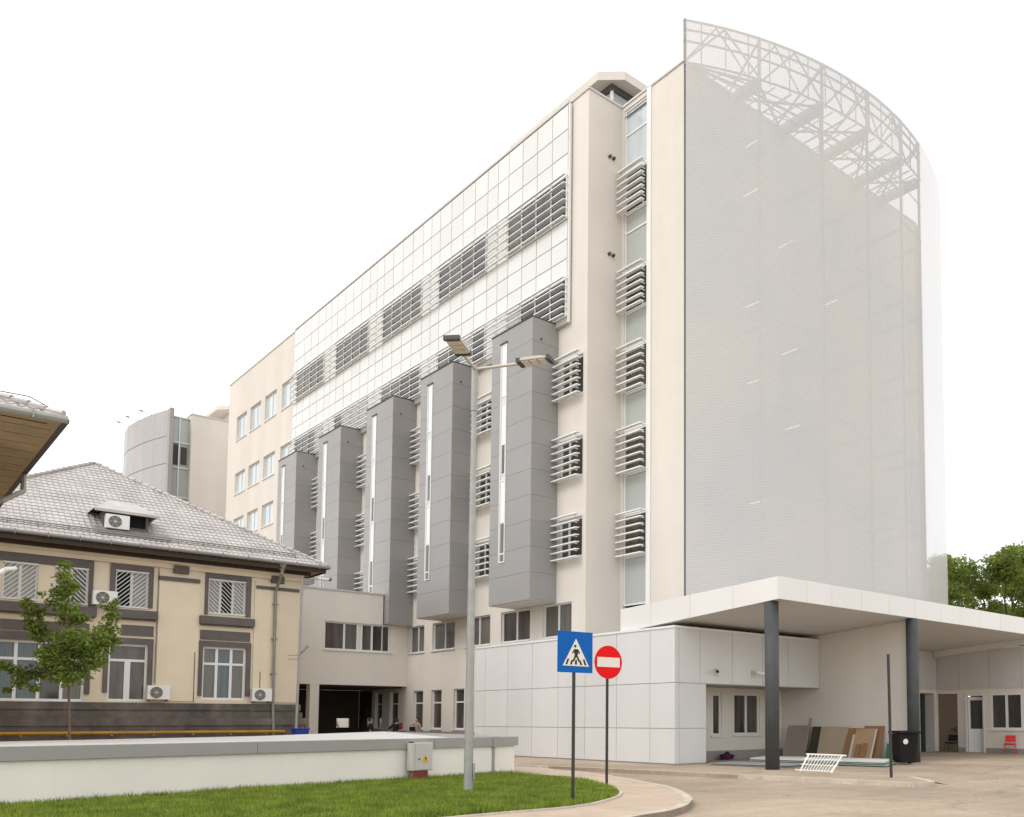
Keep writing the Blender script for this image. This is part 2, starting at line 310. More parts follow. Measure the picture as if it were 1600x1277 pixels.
# wall-plane helpers. plane = ('X', c): wall at X=c seen from -X, u runs along Y.  ('Y', c): wall at Y=c seen from -Y, u runs along X.
def PP(pl, u, z, d): return Vector((pl[1]+d, u, z)) if pl[0] == 'X' else Vector((u, pl[1]+d, z))
def pbox(mb, pl, u0, u1, z0, z1, d0, d1):
    if pl[0] == 'X': mb.box(pl[1]+d0, pl[1]+d1, u0, u1, z0, z1)
    else: mb.box(u0, u1, pl[1]+d0, pl[1]+d1, z0, z1)
def holed(mb, pl, u0, u1, z0, z1, holes, depth=0.2):
    us = sorted({u0, u1, *[h[0] for h in holes], *[h[1] for h in holes]}); zs = sorted({z0, z1, *[h[2] for h in holes], *[h[3] for h in holes]})
    us = [u for u in us if u0 <= u <= u1]; zs = [z for z in zs if z0 <= z <= z1]
    for a, b in zip(us[:-1], us[1:]):
        for c, d in zip(zs[:-1], zs[1:]):
            mu, mz = (a+b)/2, (c+d)/2
            if any(h[0] < mu < h[1] and h[2] < mz < h[3] for h in holes): continue
            mb.quad(PP(pl,a,c,0), PP(pl,b,c,0), PP(pl,b,d,0), PP(pl,a,d,0))
    for a, b, c, d in holes:
        mb.quad(PP(pl,a,c,0), PP(pl,a,d,0), PP(pl,a,d,depth), PP(pl,a,c,depth)); mb.quad(PP(pl,b,c,0), PP(pl,b,d,0), PP(pl,b,d,depth), PP(pl,b,c,depth))
        mb.quad(PP(pl,a,c,0), PP(pl,b,c,0), PP(pl,b,c,depth), PP(pl,a,c,depth)); mb.quad(PP(pl,a,d,0), PP(pl,b,d,0), PP(pl,b,d,depth), PP(pl,a,d,depth))
def window(parent, pl, u0, u1, z0, z1, d, cols=2, rows=(), glass='glass_dark', frame='white_frame', ft=0.06, sill=None, alt=None, name='window', colsplit=None):
    mb = MB(); fd0, fd1 = d-0.06, d+0.02
    pbox(mb, pl, u0, u0+ft, z0, z1, fd0, fd1); pbox(mb, pl, u1-ft, u1, z0, z1, fd0, fd1)
    pbox(mb, pl, u0+ft, u1-ft, z0, z0+ft, fd0, fd1); pbox(mb, pl, u0+ft, u1-ft, z1-ft, z1, fd0, fd1)
    sp = colsplit if colsplit is not None else [i/cols for i in range(1, cols)]
    for f in sp:
        um = u0+(u1-u0)*f; pbox(mb, pl, um-ft*0.65, um+ft*0.65, z0+ft, z1-ft, fd0+0.004, fd1-0.002)
    for zr in rows: pbox(mb, pl, u0+ft, u1-ft, zr-ft*0.6, zr+ft*0.6, fd0+0.008, fd1-0.004)
    o = mb.build(name, frame, parent)
    edges = [0]+list(sp)+[1]
    for i in range(len(edges)-1):
        g = MB(); pbox(g, pl, u0+(u1-u0)*edges[i]+0.01, u0+(u1-u0)*edges[i+1]-0.01, z0+0.01, z1-0.01, d-0.012, d+0.012)
        g.build('pane', alt[i] if alt else glass, o)
    if sill:
        s_ = MB(); pbox(s_, pl, u0-0.08, u1+0.08, z0-0.06, z0-0.003, -0.07, d-0.061); s_.build('sill', sill, o)
    return o
def louvre(parent, pl, u0, u1, z0, z1, n, d0=-0.38, d1=-0.16, brackets=(0.0, 1.0), m='louvre', name='louvre', thick=0.032):
    mb = MB()
    for i in range(n):
        z = z0+(z1-z0)*i/(n-1)
        # blade with a slightly drooping nose
        prof = [(d0, z-0.02), (d0+0.005, z-0.02+thick*1.6), (d1, z+0.01+thick), (d1, z+0.005)]
        a = [PP(pl, u0, q, p) for p, q in prof]; v = PP(pl, u1, 0, 0)-PP(pl, u0, 0, 0)
        mb.prism_vec(a, v)
    for f in brackets:
        u = u0+(u1-u0)*f
        for i in range(n):
            z = z0+(z1-z0)*i/(n-1); pbox(mb, pl, u-0.014, u+0.014, z-0.012, z+0.03, d1+0.002, -0.002)
    return mb.build(name, m, parent)
def panels(parent, pl, us, zs, m, name, gap=0.02, d=-0.03, back=0.0, skip=(), joint='joint', holes=()):
    mb = MB()
    for a, b in zip(us[:-1], us[1:]):
        for c, e in zip(zs[:-1], zs[1:]):
            if any(s[0] < (a+b)/2 < s[1] and s[2] < (c+e)/2 < s[3] for s in skip): continue
            pbox(mb, pl, a+gap/2, b-gap/2, c+gap/2, e-gap/2, d, back)
    return mb.build(name, m, parent)

# ================================================================== SETTING: ground
g = MB(); g.box(-400, 500, -300, 600, -1.0, -0.12); struct('ground', g, 'asphalt')
# apron: same asphalt ramping up to the building's floor level
a = MB(); a.add([(20.9,12.0,-0.117),(45,7.0,-0.117),(45,13.5,0.0),(22.2,14.3,0.0)], [(0,1,2,3)])
a.add([(22.2,14.3,0.0),(45,13.5,0.0),(45,23.4,0.0),(29.3,23.4,0.0),(26.0,16.2,0.0)], [(0,1,2,3,4)]); struct('forecourt', a, 'asphalt')
# pavement in front of the annex with its kerb
pv = [(17.32,26.54),(18.1,22.4),(18.61,18.58),(19.04,15.35),(19.41,12.59),(19.62,12.05),(20.2,11.98),(20.65,12.39),(22.2,14.3),(26.0,16.2),(29.3,23.4),(29.3,25.5),(21.0,25.5),(21.0,40),(16,40)]
def inset_line(pts, d):      # offset an open polyline to its right side
    r = []
    for i, p in enumerate(pts):
        q0 = Vector(pts[max(i-1,0)]); q1 = Vector(pts[min(i+1,len(pts)-1)]); t = (q1-q0).normalized(); r.append((p[0]+t.y*d, p[1]-t.x*d))
    return r
jit = lambda s: random.uniform(-s, s)
def kerb(pts, width, side, z1=0.004, z0=-0.2):
    inner = inset_line(pts, width*side); mb = MB(); n = len(pts)
    for i in range(n-1):
        f = 0.012
        L2 = lambda a_, b_, t: (a_[0]+(b_[0]-a_[0])*t, a_[1]+(b_[1]-a_[1])*t)
        ln = math.dist(pts[i], pts[i+1]); t = min(0.2, f/ln/2) if i % 2 == 0 and width > 0.1 else 0
        dz = jit(0.004) if width > 0.1 else 0
        mb.prism([L2(pts[i],pts[i+1],t), L2(pts[i],pts[i+1],1-t), L2(inner[i],inner[i+1],1-t), L2(inner[i],inner[i+1],t)], z0, z1+dz)
    return mb
p = MB(); p.prism(pv, -0.2, 0.0); struct('pavement', p, 'asphalt')
def smooth_line(pts, k=6):   # Catmull-Rom
    P = [Vector(q) for q in pts]; P = [P[0]*2-P[1]]+P+[P[-1]*2-P[-2]]; r = []
    for i in range(1, len(P)-2):
        for j in range(k):
            t = j/k; a_, b_, c_, d_ = P[i-1], P[i], P[i+1], P[i+2]
            r.append(tuple(0.5*((2*b_)+(c_-a_)*t+(2*a_-5*b_+4*c_-d_)*t*t+(3*b_-a_-3*c_+d_)*t**3)))
    r.append(tuple(P[-2])); return r
kl = smooth_line([(17.0,29.0),(17.32,26.54),(18.1,22.4),(18.61,18.58),(19.04,15.35),(19.41,12.59),(19.62,12.05),(20.2,11.98),(20.65,12.39),(21.6,13.5)], 5)
struct('kerb', kerb(kl, 0.16, -1), 'kerb')
# island with path and lawn, outer kerb
ok = smooth_line([(16.9,30.0),(16.76,25.3),(16.5,21.96),(15.77,19.24),(14.89,16.9),(14.19,15.21),(12.9,13.29),(12.01,12.34),(10.9,11.52),(9.64,11.1),(7.0,10.6),(-6,9.6)], 6)
isl = [q for q in ok]+[(-6,30),(16.0,34)]
p = MB(); p.prism(isl, -0.2, -0.004); struct('footpath', p, 'path')
struct('kerb', kerb(ok, 0.17, 1), 'kerb')
le = smooth_line([(14.20,21.9),(14.11,19.34),(13.55,17.26),(12.74,15.54),(11.84,14.31),(10.69,13.42),(9.58,12.93),(8.36,12.89),(7.39,12.86),(3,12.6),(-5,12.3)], 6)
struct('kerb', kerb(le, 0.07, -1, 0.03), 'kerb')
lawn_poly = [q for q in le]+[(-5,18.7),(2.2,19.86)]
p = MB(); p.prism(lawn_poly, -0.15, 0.02); struct('lawn', p, 'soil')

def in_poly(x, y, poly):
    inside = np.zeros(len(x), bool); n = len(poly); j = n-1
    for i in range(n):
        xi, yi = poly[i]; xj, yj = poly[j]
        c = ((yi > y) != (yj > y)) & (x < (xj-xi)*(y-yi)/(yj-yi+1e-12)+xi); inside ^= c; j = i
    return inside
def grass_blades():
    n = 260000
    x = RNG.uniform(-1, 14.3, n); y = RNG.uniform(12.3, 21.9, n); k = in_poly(x, y, lawn_poly)
    vis = (y > 12.0 + 0.0*x); k &= vis; x = x[k]; y = y[k]; n = len(x)
    patch = 0.5+0.5*np.sin(x*1.3+np.sin(y*0.9)*2)*np.sin(y*1.7+np.sin(x*0.7)*2)
    # taller along the wall
    wy = 19.9+(x-2.28)*0.1664; near = np.exp(-np.clip(wy-y, 0, 9)/0.25)
    h = RNG.uniform(0.03, 0.10, n)*(0.8+0.5*patch)+near*RNG.uniform(0, 0.11, n)
    ang = RNG.uniform(0, 2*PI, n); wd = RNG.uniform(0.005, 0.012, n); lean = RNG.normal(0, 0.35, (n, 2))*h[:, None]
    c, s = np.cos(ang)*wd, np.sin(ang)*wd
    v = np.zeros((n, 3, 3)); v[:, 0] = np.stack([x-c, y-s, np.full(n, 0.015)], 1); v[:, 1] = np.stack([x+c, y+s, np.full(n, 0.015)], 1)
    v[:, 2] = np.stack([x+lean[:, 0], y+lean[:, 1], 0.02+h], 1)
    o = raw_mesh('grass', v.reshape(-1, 3), np.arange(n*3).reshape(n, 3), 'grass')
    tag(o, 'green mown lawn in front of the low boundary wall', 'grass', kind='stuff')
grass_blades()

# ================================================================== HOSPITAL BUILDING
XF = 23.0; YR = 30.05; XB = 24.9; ZR = 29.3; YI = 26.0; XE = 42.9
H = thing('hospital_building', (30, 45, 0), 'tall cream hospital block with white glazed upper facade, grey projecting bays and curved perforated screen', 'building')
BAYS = [32.15, 39.08, 45.55, 52.46, 59.52]; BW = 3.3; XBAY = 21.6
jit = lambda s: random.uniform(-s, s)
# --- facade wall with openings
first = [(44.2,45.9),(40.95,43.3),(37.57,39.87),(34.18,36.62),(31.02,33.18)]
grnd = [(44.2,45.3),(42.2,43.3),(39.92,40.96),(47.1,48.1),(49.1,50.0)]
lv_z = [(15.66,17.5),(12.03,13.88),(8.5,10.35)]
lv_u = [(30.32,32.0)]+[(b-1.85,b-0.12) for b in BAYS[1:]]
holes = [(a,b,5.2,6.65) for a,b in first]+[(a,b,1.08,3.12) for a,b in grnd]+[(a,b,c+0.05,d-0.05) for a,b in lv_u for c,d in lv_z]
lw = [75.42,72.2,68.9,65.4]; lwz = [(24.15,26.1),(19.68,21.42),(16.0,17.7),(12.3,14.0),(8.6,10.3)]
holes += [(u-1.2,u+1.2,c,d) for u in lw for c,d in lwz]
mb = MB(); plF = ('X', XF)
holed(mb, plF, YR, 78.7, -0.1, ZR, holes, 0.22)
# return wall, bay wall with glazing slot, front wall behind the screen, roof, far end, back
mb.quad((XF,YR,-0.1),(XB,YR,-0.1),(XB,YR,ZR),(XF,YR,ZR))
holed(mb, ('X', XB), YI, YR, -0.1, ZR, [(28.3,29.87,6.4,29.1)], 0.2)
plI = ('Y', YI)
iw = []
holed(mb, plI, XB, XE, -0.1, ZR, iw, 0.2)
mb.quad((XE,YI,-0.1),(XE,78.7,-0.1),(XE,78.7,ZR),(XE,YI,ZR)); mb.quad((XF,78.7,-0.1),(XE,78.7,-0.1),(XE,78.7,ZR),(XF,78.7,ZR))
mb.build('wall', 'cream', H)
mb = MB(); mb.add([(XF,YR,ZR-0.5),(XB,YR,ZR-0.5),(XB,YI,ZR-0.5),(XE,YI,ZR-0.5),(XE,78.7,ZR-0.5),(XF,78.7,ZR-0.5)], [(0,1,2,3,4,5)])
mb.build('flat_roof', 'roof_flat', H)
mb = MB(); c = 0.05
mb.box(XF-c, XF+0.35, YR+0.3, 78.75, ZR+0.002, ZR+0.1); mb.box(XF-c, XB-c, YR-c, YR+0.3, ZR+0.003, ZR+0.1); mb.box(XB-c, XB+0.3, YI-c, YR+0.3, ZR+0.004, ZR+0.1)
mb.box(XB+0.3, XE+c, YI-c, YI+0.3, ZR+0.002, ZR+0.1)
mb.build('parapet_cap', 'roof_cap', H)
# --- windows of the facade
for i, (a_, b_) in enumerate(first):
    window(H, plF, a_, b_, 5.2, 6.65, 0.17, 2, (), 'glass_brown', sill='white_frame', alt=[random.choice(['glass_brown','glass_dark','glass_curtain']) for _ in range(2)])
for a_, b_ in grnd: window(H, plF, a_, b_, 1.08, 3.12, 0.17, 1, (2.45,), 'glass_dark', sill='white_frame', alt=[random.choice(['glass_dark','glass_brown'])])
for u in lw:
    for c_, d_ in lwz: window(H, plF, u-1.2, u+1.2, c_, d_, 0.18, 2, (), 'glass_sky_reflection', sill='white_frame')
for u0, u1 in lv_u:
    for c_, d_ in lv_z:
        window(H, plF, u0, u1, c_+0.05, d_-0.05, 0.15, 2, (), 'glass_dark', colsplit=[0.62], alt=['glass_dark','glass_brown'], ft=0.09)
        louvre(H, plF, u0-0.02, u1+0.12, c_, d_, 7, brackets=(0.2, 0.9))
for h in iw: window(H, plI, *h, 0.15, 2, (), 'glass_dark')
# --- glazed upper facade
XG = 22.82; G = XG/22.4
def GY(v): return v*G
def GZ(v): return CAM_H+(v-CAM_H)*G
cols = []
y0 = 30.70
u = y0; pat = [1.183]*4+[0.945]*2
while u < 62.3:
    for s_ in pat: cols.append(u); u += s_
cols = [c for c in cols if c < 62.6]; cols = [GY(c) for c in cols]+[GY(62.6)]
zrow = [GZ(v) for v in (18.98,20.72,21.62,22.5,23.38,25.37,26.4,27.5,28.62)]
plG = ('X', XG)
back = MB(); back.box(XG, XF-0.003, cols[0], cols[-1], GZ(18.75), GZ(28.66)); back.build('facade_frame', 'joint_light', H)
mbp = MB(); plist = list(zip(cols[:-1], cols[1:]))
for i, (a_, b_) in enumerate(plist):
    dark = (i % 6) < 4
    for k, (c_, d_) in enumerate(zip(zrow[:-1], zrow[1:])):
        if k in (0, 4):
            if dark: continue
        t = jit(0.004); pbox(mbp, plG, a_+0.024, b_-0.024, c_+0.024, d_-0.024, -0.03+t, -0.002)
mbp.build('glass_cladding', 'glass_panel', H)
for gi in range(0, len(plist), 6):
    grp = plist[gi:gi+4]
    if not grp: continue
    for k in (0, 4): window(H, plG, grp[0][0]+0.02, grp[-1][1]-0.02, zrow[k]+0.02, zrow[k+1]-0.02, -0.03, len(grp), (), 'glass_dark' if k else 'glass_green', ft=0.05, frame='louvre', alt=[random.choice(['glass_dark','glass_dark','glass_brown']) if k else random.choice(['glass_green','glass_dark','glass_curtain']) for _ in grp])
nseg = len(plist)
for k in (0, 4):
    louvre(H, plG, cols[0], cols[-1]+0.1, zrow[k]+0.08, zrow[k+1]-0.02, 6, d0=-0.28, d1=-0.15, brackets=[(c-cols[0])/(cols[-1]+0.1-cols[0]) for c in cols], thick=0.028)
mb = MB(); mb.box(XG-0.05, XF-0.06, cols[0]-0.02, cols[-1]+0.02, GZ(28.68), GZ(28.68)+0.12); mb.build('parapet_cap', 'roof_cap', H)
mb = MB(); mb.box(XG-0.01, XG+0.1, cols[0]-0.08, cols[0]-0.003, GZ(18.75), GZ(28.66)); mb.build('edge_trim', 'white_metal', H)
# --- grey projecting bays
for bi, b in enumerate(BAYS):
    core = MB(); core.box(XBAY+0.02, XF-0.002, b+0.02, b+BW-0.02, 6.74, 19.2)
    bay = core.build('projecting_bay', 'bay_joint', H)
    zj = [6.72,7.94,9.05,10.2,11.33,12.47,13.6,14.75,15.9,17.02,18.2,19.25]
    fr = MB(); s0, s1 = b+2.0, b+2.5
    for c_, d_ in zip(zj[:-1], zj[1:]):
        ga = 0.005
        fr.box(XBAY-0.0, XBAY+0.019, b+0.0, s0, c_+ga, d_-ga) if d_ > 8.6 and c_ < 18.65 else fr.box(XBAY, XBAY+0.019, b, b+BW, c_+ga, d_-ga)
        if d_ > 8.6 and c_ < 18.65: fr.box(XBAY, XBAY+0.019, s1, b+BW, c_+ga, d_-ga)
        fr.box(XBAY+0.02, XF-0.004, b, b+0.019, c_+ga, d_-ga); fr.box(XBAY+0.02, XF-0.004, b+BW-0.019, b+BW, c_+ga, d_-ga)
    # filler pieces above and below the strip window
    fr.box(XBAY, XBAY+0.019, s0, s1, 7.95, 8.58); fr.box(XBAY, XBAY+0.019, s0, s1, 18.66, 19.243)
    fr.build('bay_cladding', 'bay', bay)
    mb = MB(); mb.box(XBAY-0.035, XF-0.01, b-0.015, b+BW+0.03, 19.255, 19.295); mb.build('cap', 'dark_trim', bay)
    mb = MB(); mb.box(XBAY+0.05, XF-0.05, b+0.05, b+BW-0.05, 6.70, 6.735); mb.build('soffit', 'cream', bay)
    mb = MB(); mb.box(XBAY-0.035, XBAY+0.018, s0+0.002, s0+0.05, 8.59, 18.65); mb.box(XBAY-0.035, XBAY+0.018, s1-0.05, s1-0.002, 8.59, 18.65)
    for z_ in (8.59, 8.97, 12.3, 12.6, 15.88, 16.22, 18.6): mb.box(XBAY-0.03, XBAY+0.016, s0+0.051, s1-0.051, z_, z_+0.05)
    for z0_, z1_ in ((12.65,15.86),(16.27,18.58),(10.4,12.28)): mb.box(XBAY-0.02, XBAY+0.012, s0+0.051, s1-0.13, z0_+0.004, z1_); 
    st = mb.build('strip_window', 'white_metal', bay)
    for z0_, z1_ in ((9.03,10.37),(12.66,13.98),(8.65,8.95)):
        mb = MB(); mb.box(XBAY-0.026, XBAY-0.021, s0+0.1, s1-0.17, z0_, z1_) if z0_ > 12 else mb.box(XBAY-0.012, XBAY+0.014, s0+0.08, s1-0.12, z0_, z1_)
        mb.build('strip_pane', 'glass_brown', bay)
    mb = MB(); mb.box(XBAY-0.01, XBAY+0.008, s0+0.05, s1-0.05, 8.6, 18.6); mb.build('strip_glass', 'glass_sky_reflection', bay)
    mb = MB(); mb.box(XBAY-0.05, XBAY-0.002, s0-0.02, s1+0.06, 18.68, 18.76); mb.tube((XBAY+0.45,b-0.03,18.35),(XBAY+0.45,b-0.002,18.35),0.05); mb.build('fixing', 'dark_trim', bay)
# --- glazed strip and louvres on the bay wall
plB = ('X', XB)
lz = [(24.2,26.05),(19.62,21.45),(15.97,17.94),(12.33,14.25),(8.64,10.5)]
prev = 29.08
for c_, d_ in lz:
    window(H, plB, 28.32, 29.86, d_+0.02, prev, 0.1, 1, ((27.9,) if prev > 29 else ((d_+prev)/2+0.5,) if d_ > 18 else ()), 'glass_sky_reflection' if prev > 29 else 'glass_green', ft=0.07, name='glazing')
    window(H, plB, 28.32, 29.86, c_+0.02, d_-0.0, 0.1, 1, (), 'glass_dark' if c_ > 18 else 'glass_brown', ft=0.07)
    louvre(H, plB, 28.3, 29.96, c_, d_, 7, d0=-0.38, d1=-0.18, brackets=(0.1, 0.96), thick=0.035); prev = c_
window(H, plB, 28.32, 29.86, 6.5, prev, 0.1, 1, (), 'glass_green', ft=0.07, name='glazing')
mb = MB(); mb.box(XB-0.06, XB-0.002, 28.02, 28.29, 6.4, ZR); mb.build('edge_trim', 'white_metal', H)
mb = MB()
for z_ in (26.7, 22.2):
    for x_ in (24.16, 24.38): mb.tube((x_, YR-0.12, z_), (x_, YR-0.004, z_), 0.07, n=12)
mb.build('vent_outlet', 'dark_trim', H)
# --- facade plinth
mb = MB(); pbox(mb, plF, 35.6, 60, -0.12, 0.95, -0.03, -0.003); mb.build('plinth', 'plinth', H)
# --- curved perforated screen on a steel frame
AXC, AR, AYC = 35.2, 20.04, 43.08
def arcY(x): return AYC-math.sqrt(AR*AR-(x-AXC)**2)
xs = [24.9+(44.3-24.9)*i/60 for i in range(61)]
ZS0, ZS1 = 5.9, 31.18
def screen_sheet(i0, i1, m, parent):
    q = xs[i0:i1+1]; n = len(q); mb = MB()
    mb.add([(x, arcY(x), z) for x in q for z in (ZS0, ZS1)], [(2*i, 2*i+2, 2*i+3, 2*i+1) for i in range(n-1)])
    return mb.build('perforated_screen' if parent is H else 'screen_panel', m, parent, smooth=True)
IA = min(range(61), key=lambda i: abs(xs[i]-37.1)); IB = min(range(61), key=lambda i: abs(xs[i]-39.3))
scr = screen_sheet(0, IA, 'screen', H); screen_sheet(IA, IB, 'screen_glare_mid', scr); screen_sheet(IB, 60, 'screen_glare_edge', scr)
seam = [24.95,28.0,31.2,34.15,37.1,39.3,42.2,44.2]
mb = MB()
for x in seam[:-2]: mb.obox((x, arcY(x)+0.13, (ZS0+29.2)/2), (0.045,0,0), (0,0.05,0), (0,0,(29.2-ZS0)/2))
for z in (27.85, 26.0, 22.3, 18.55, 14.85, 11.15, 7.45):
    for i in range(0, IB, 2): j = min(i+2, IB); mb.tube((xs[i], arcY(xs[i])+0.09, z), (xs[j], arcY(xs[j])+0.09, z), 0.028, n=6, caps=False)
mb.build('screen_rail', 'rail_dark', scr)
mb = MB()
for x in seam[:-2]: mb.obox((x, arcY(x)+0.12, 30.2), (0.05,0,0), (0,0.06,0), (0,0,1.02))
for z in (ZS1-0.02, 30.75, 30.25, 29.3):
    r_ = 0.05 if z > 29 else 0.035
    for i in range(0, IB, 2): j = min(i+2, IB); mb.tube((xs[i], arcY(xs[i])+0.1, z), (xs[j], arcY(xs[j])+0.1, z), r_, n=6, caps=False)
for i in range(0, IB, 4):
    if i % 8 == 0: mb.tube((xs[i], arcY(xs[i])+0.16, 29.3), (xs[min(i+4,IB)], arcY(xs[min(i+4,IB)])+0.16, ZS1-0.05), 0.035, n=6)
    else: mb.tube((xs[i], arcY(xs[i])+0.16, ZS1-0.05), (xs[min(i+4,IB)], arcY(xs[min(i+4,IB)])+0.16, 29.3), 0.035, n=6)
for i in range(2, IB, 3): mb.obox((xs[i], arcY(xs[i])+0.08, 30.15), (0.022,0,0), (0,0.02,0), (0,0,1.0))
for i in range(0, IB, 5): j = min(i+5, IB); mb.tube((xs[i], arcY(xs[i])+0.14, ZS1-0.05), (xs[j], arcY(xs[j])+0.14, 29.3), 0.045, n=6) if i % 2 else mb.tube((xs[i], arcY(xs[i])+0.14, 29.3), (xs[j], arcY(xs[j])+0.14, ZS1-0.05), 0.045, n=6)
mb.build('screen_frame', 'steel', scr)
mb = MB()
for x in seam[1:-2]:
    mb.box(x-0.24, x+0.24, arcY(x)+0.2, min(YI-0.005, 26.4) if x < XE else 26.0, 29.0, 29.32)
    mb.tube((x, arcY(x)+0.2, 31.0), (x, YI+0.6 if x < XE else 26.0, 29.45), 0.06, n=6)
    for z in (25.6, 21.9, 18.2, 14.5, 10.8): mb.box(x-0.05, x+0.05, arcY(x)+0.2, YI-0.005 if x < XE else 26.0, z, z+0.1)
for x0, x1 in zip(seam[:-3], seam[1:-2]):
    xm = (x0+x1)/2
    for zz in (29.2,):
        mb.tube((x0, arcY(x0)+0.2, zz), (x1, YI-0.05, zz), 0.06, n=6); mb.tube((x1, arcY(x1)+0.2, zz), (x0, YI-0.05, zz), 0.06, n=6)
        mb.tube((xm, arcY(xm)+0.2, zz), (xm, YI-0.05, zz), 0.05, n=6)
        for ff in (0.25, 0.75): xq = x0+(x1-x0)*ff; mb.tube((xq, arcY(xq)+0.2, zz+0.05), (xq, YI-0.05, zz+0.05), 0.035, n=6)
        for ff in (0.33, 0.66): mb.tube((x0, arcY(x0)*(1-ff)+YI*ff, zz+0.06), (x1, arcY(x1)*(1-ff)+YI*ff, zz+0.06), 0.035, n=6)
        mb.tube((x0, (arcY(x0)+YI)/2, zz), (x1, (arcY(x1)+YI)/2, zz), 0.06, n=6)
mb.box(XE-0.01, XE+0.19, YI-0.1, YI-0.005, -0.1, 29.25)
mb.build('roof_truss', 'steel', H)
mb = MB()
for x, y, z in [(28.3,25.2,26.9),(28.2,25.2,24.6),(30.2,24.9,22.9),(28.3,25.2,19.6),(30.4,24.9,18.0),(28.4,25.2,16.2),(30.6,24.9,14.6),(28.5,25.2,10.9),(33,24.6,21.0)]:
    mb.tube((x, y-0.45, z), (x, y+0.45, z), 0.018, n=6)
mb.build('tube_light', 'tube', H)
# --- rooftop pavilion
ph = MB(); gx, gy = 27.0, 33.4
ph.box(gx, gx+7, gy, gy+7, ZR-0.5, 33.3); pav = ph.build('roof_pavilion', 'glass_green', H)
mb = MB()
for z in (30.3,31.2,32.1): mb.box(gx-0.05, gx-0.003, gy, gy+7, z, z+0.09); mb.box(gx, gx+7, gy-0.05, gy-0.003, z, z+0.09)
for k in range(6):
    mb.box(gx-0.07, gx-0.002, gy+k*1.4-0.04, gy+k*1.4+0.05, ZR-0.5, 33.2); mb.box(gx+k*1.4-0.04, gx+k*1.4+0.05, gy-0.07, gy-0.002, ZR-0.5, 33.2)
mb.build('pavilion_frame', 'white_metal', pav)
o_ = 0.75; ch = 0.95; L_ = 8.2
mb = MB(); mb.prism([(gx-o_+ch,gy-o_),(gx+L_,gy-o_),(gx+L_,gy+L_),(gx-o_,gy+L_),(gx-o_,gy-o_+ch)], 33.305, 33.75); mb.build('pavilion_roof', 'cream', pav)
mb = MB(); mb.box(gx-0.12, gx+7.1, gy-0.12, gy+7.1, 33.0, 33.3); mb.build('pavilion_eave', 'dark_trim', pav)

# ================================================================== LINK WING over the passage
W = thing('link_wing', (19, 48, 0), 'cream two-storey link wing bridging a dark passage between the old house and the tower', 'building')
YW = 46.1; plW = ('Y', YW)
mb = MB()
holed(mb, plW, 13.5, 21.55, 3.38, 8.3, [(18.40,21.54,5.2,6.68)], 0.2)
holed(mb, plW, 21.55, XF-0.004, 3.38, 6.69, [(21.551,22.0,5.2,6.68)], 0.2)
mb.quad((13.5,YW,3.38),(XF-0.004,YW,3.38),(XF-0.004,52.3,3.38),(13.5,52.3,3.38)); mb.quad((13.5,YW,8.29),(21.55,YW,8.29),(21.55,50.5,8.29),(13.5,50.5,8.29))
mb.quad((13.5,50.5,3.38),(XF-0.004,50.5,3.38),(XF-0.004,50.5,8.29),(13.5,50.5,8.29))
mb.box(17.74, 18.2, YW, YW+0.5, -0.12, 3.38); mb.box(13.5, 17.1, YW+0.6, YW+0.9, -0.12, 3.37)
mb.build('wall', 'cream_wing', W)
mb = MB(); mb.box(13.5, 21.6, YW-0.06, YW+0.35, 8.302, 8.38); mb.build('parapet_cap', 'roof_cap', W)
window(W, plW, 18.40, 22.0, 5.2, 6.68, 0.16, 4, (), colsplit=[0.30,0.50,0.56,0.72], alt=['glass_brown','glass_curtain','white_frame','glass_brown','glass_dark'], sill='white_frame', ft=0.08)
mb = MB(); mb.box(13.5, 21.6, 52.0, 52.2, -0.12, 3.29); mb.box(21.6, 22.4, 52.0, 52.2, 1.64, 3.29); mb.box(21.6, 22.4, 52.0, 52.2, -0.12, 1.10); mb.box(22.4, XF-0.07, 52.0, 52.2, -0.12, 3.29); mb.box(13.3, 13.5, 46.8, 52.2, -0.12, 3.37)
mb.build('passage_wall', 'eave_and_passage_dark', W)  # near-black colour puts the passage's shade into its walls
mb = MB(); mb.box(13.5, XF-0.01, YW+0.5, 52.2, 3.30, 3.378); mb.build('passage_ceiling', 'eave_and_passage_dark', W)  # ceiling coloured dark for the same shade
mb = MB(); mb.box(XF-0.06, XF-0.006, 50.4, 51.99, -0.1, 3.29); mb.build('added_shade_panel', 'glass_dark', W)  # added black glass sheet, there only to darken the passage side

# ================================================================== WHITE ENTRANCE ANNEX
XA = 21.0; YA = 22.4; ZA = 4.78; YREC = 24.4
A = thing('entrance_annex', (24, 28, 0), 'low white panelled annex at the foot of the tower, wrapping the corner', 'building')
mb = MB()
mb.box(XA+0.03, XF-0.003, YR, 35.5, -0.12, ZA-0.05); mb.box(XA+0.03, XB-0.003, YI, YR-0.003, -0.12, ZA-0.05); mb.box(XA+0.03, XA+1.55, YA+0.03, YI-0.003, -0.12, ZA-0.05)
mb.box(XA+1.551, 29.09, YA+0.03, YI-0.003, 2.82, ZA-0.05)
mb.build('core', 'joint', A)
us = [22.37,23.66,25.52,27.42,29.18,30.99,32.85,34.64,35.5]
panels(A, ('X', XA+0.03), us, [0.04,1.255,2.835,ZA-0.02], 'white_panel', 'panel_cladding', gap=0.022)
mb = MB(); plA = ('Y', YA+0.03)
for a_, b_ in ((XA+0.005,21.22),(21.22,22.25),(22.25,23.91),(23.91,25.58),(25.58,27.13),(27.13,29.085)): pbox(mb, plA, a_+0.01, b_-0.01, 2.846, ZA-0.02, -0.03, -0.001)
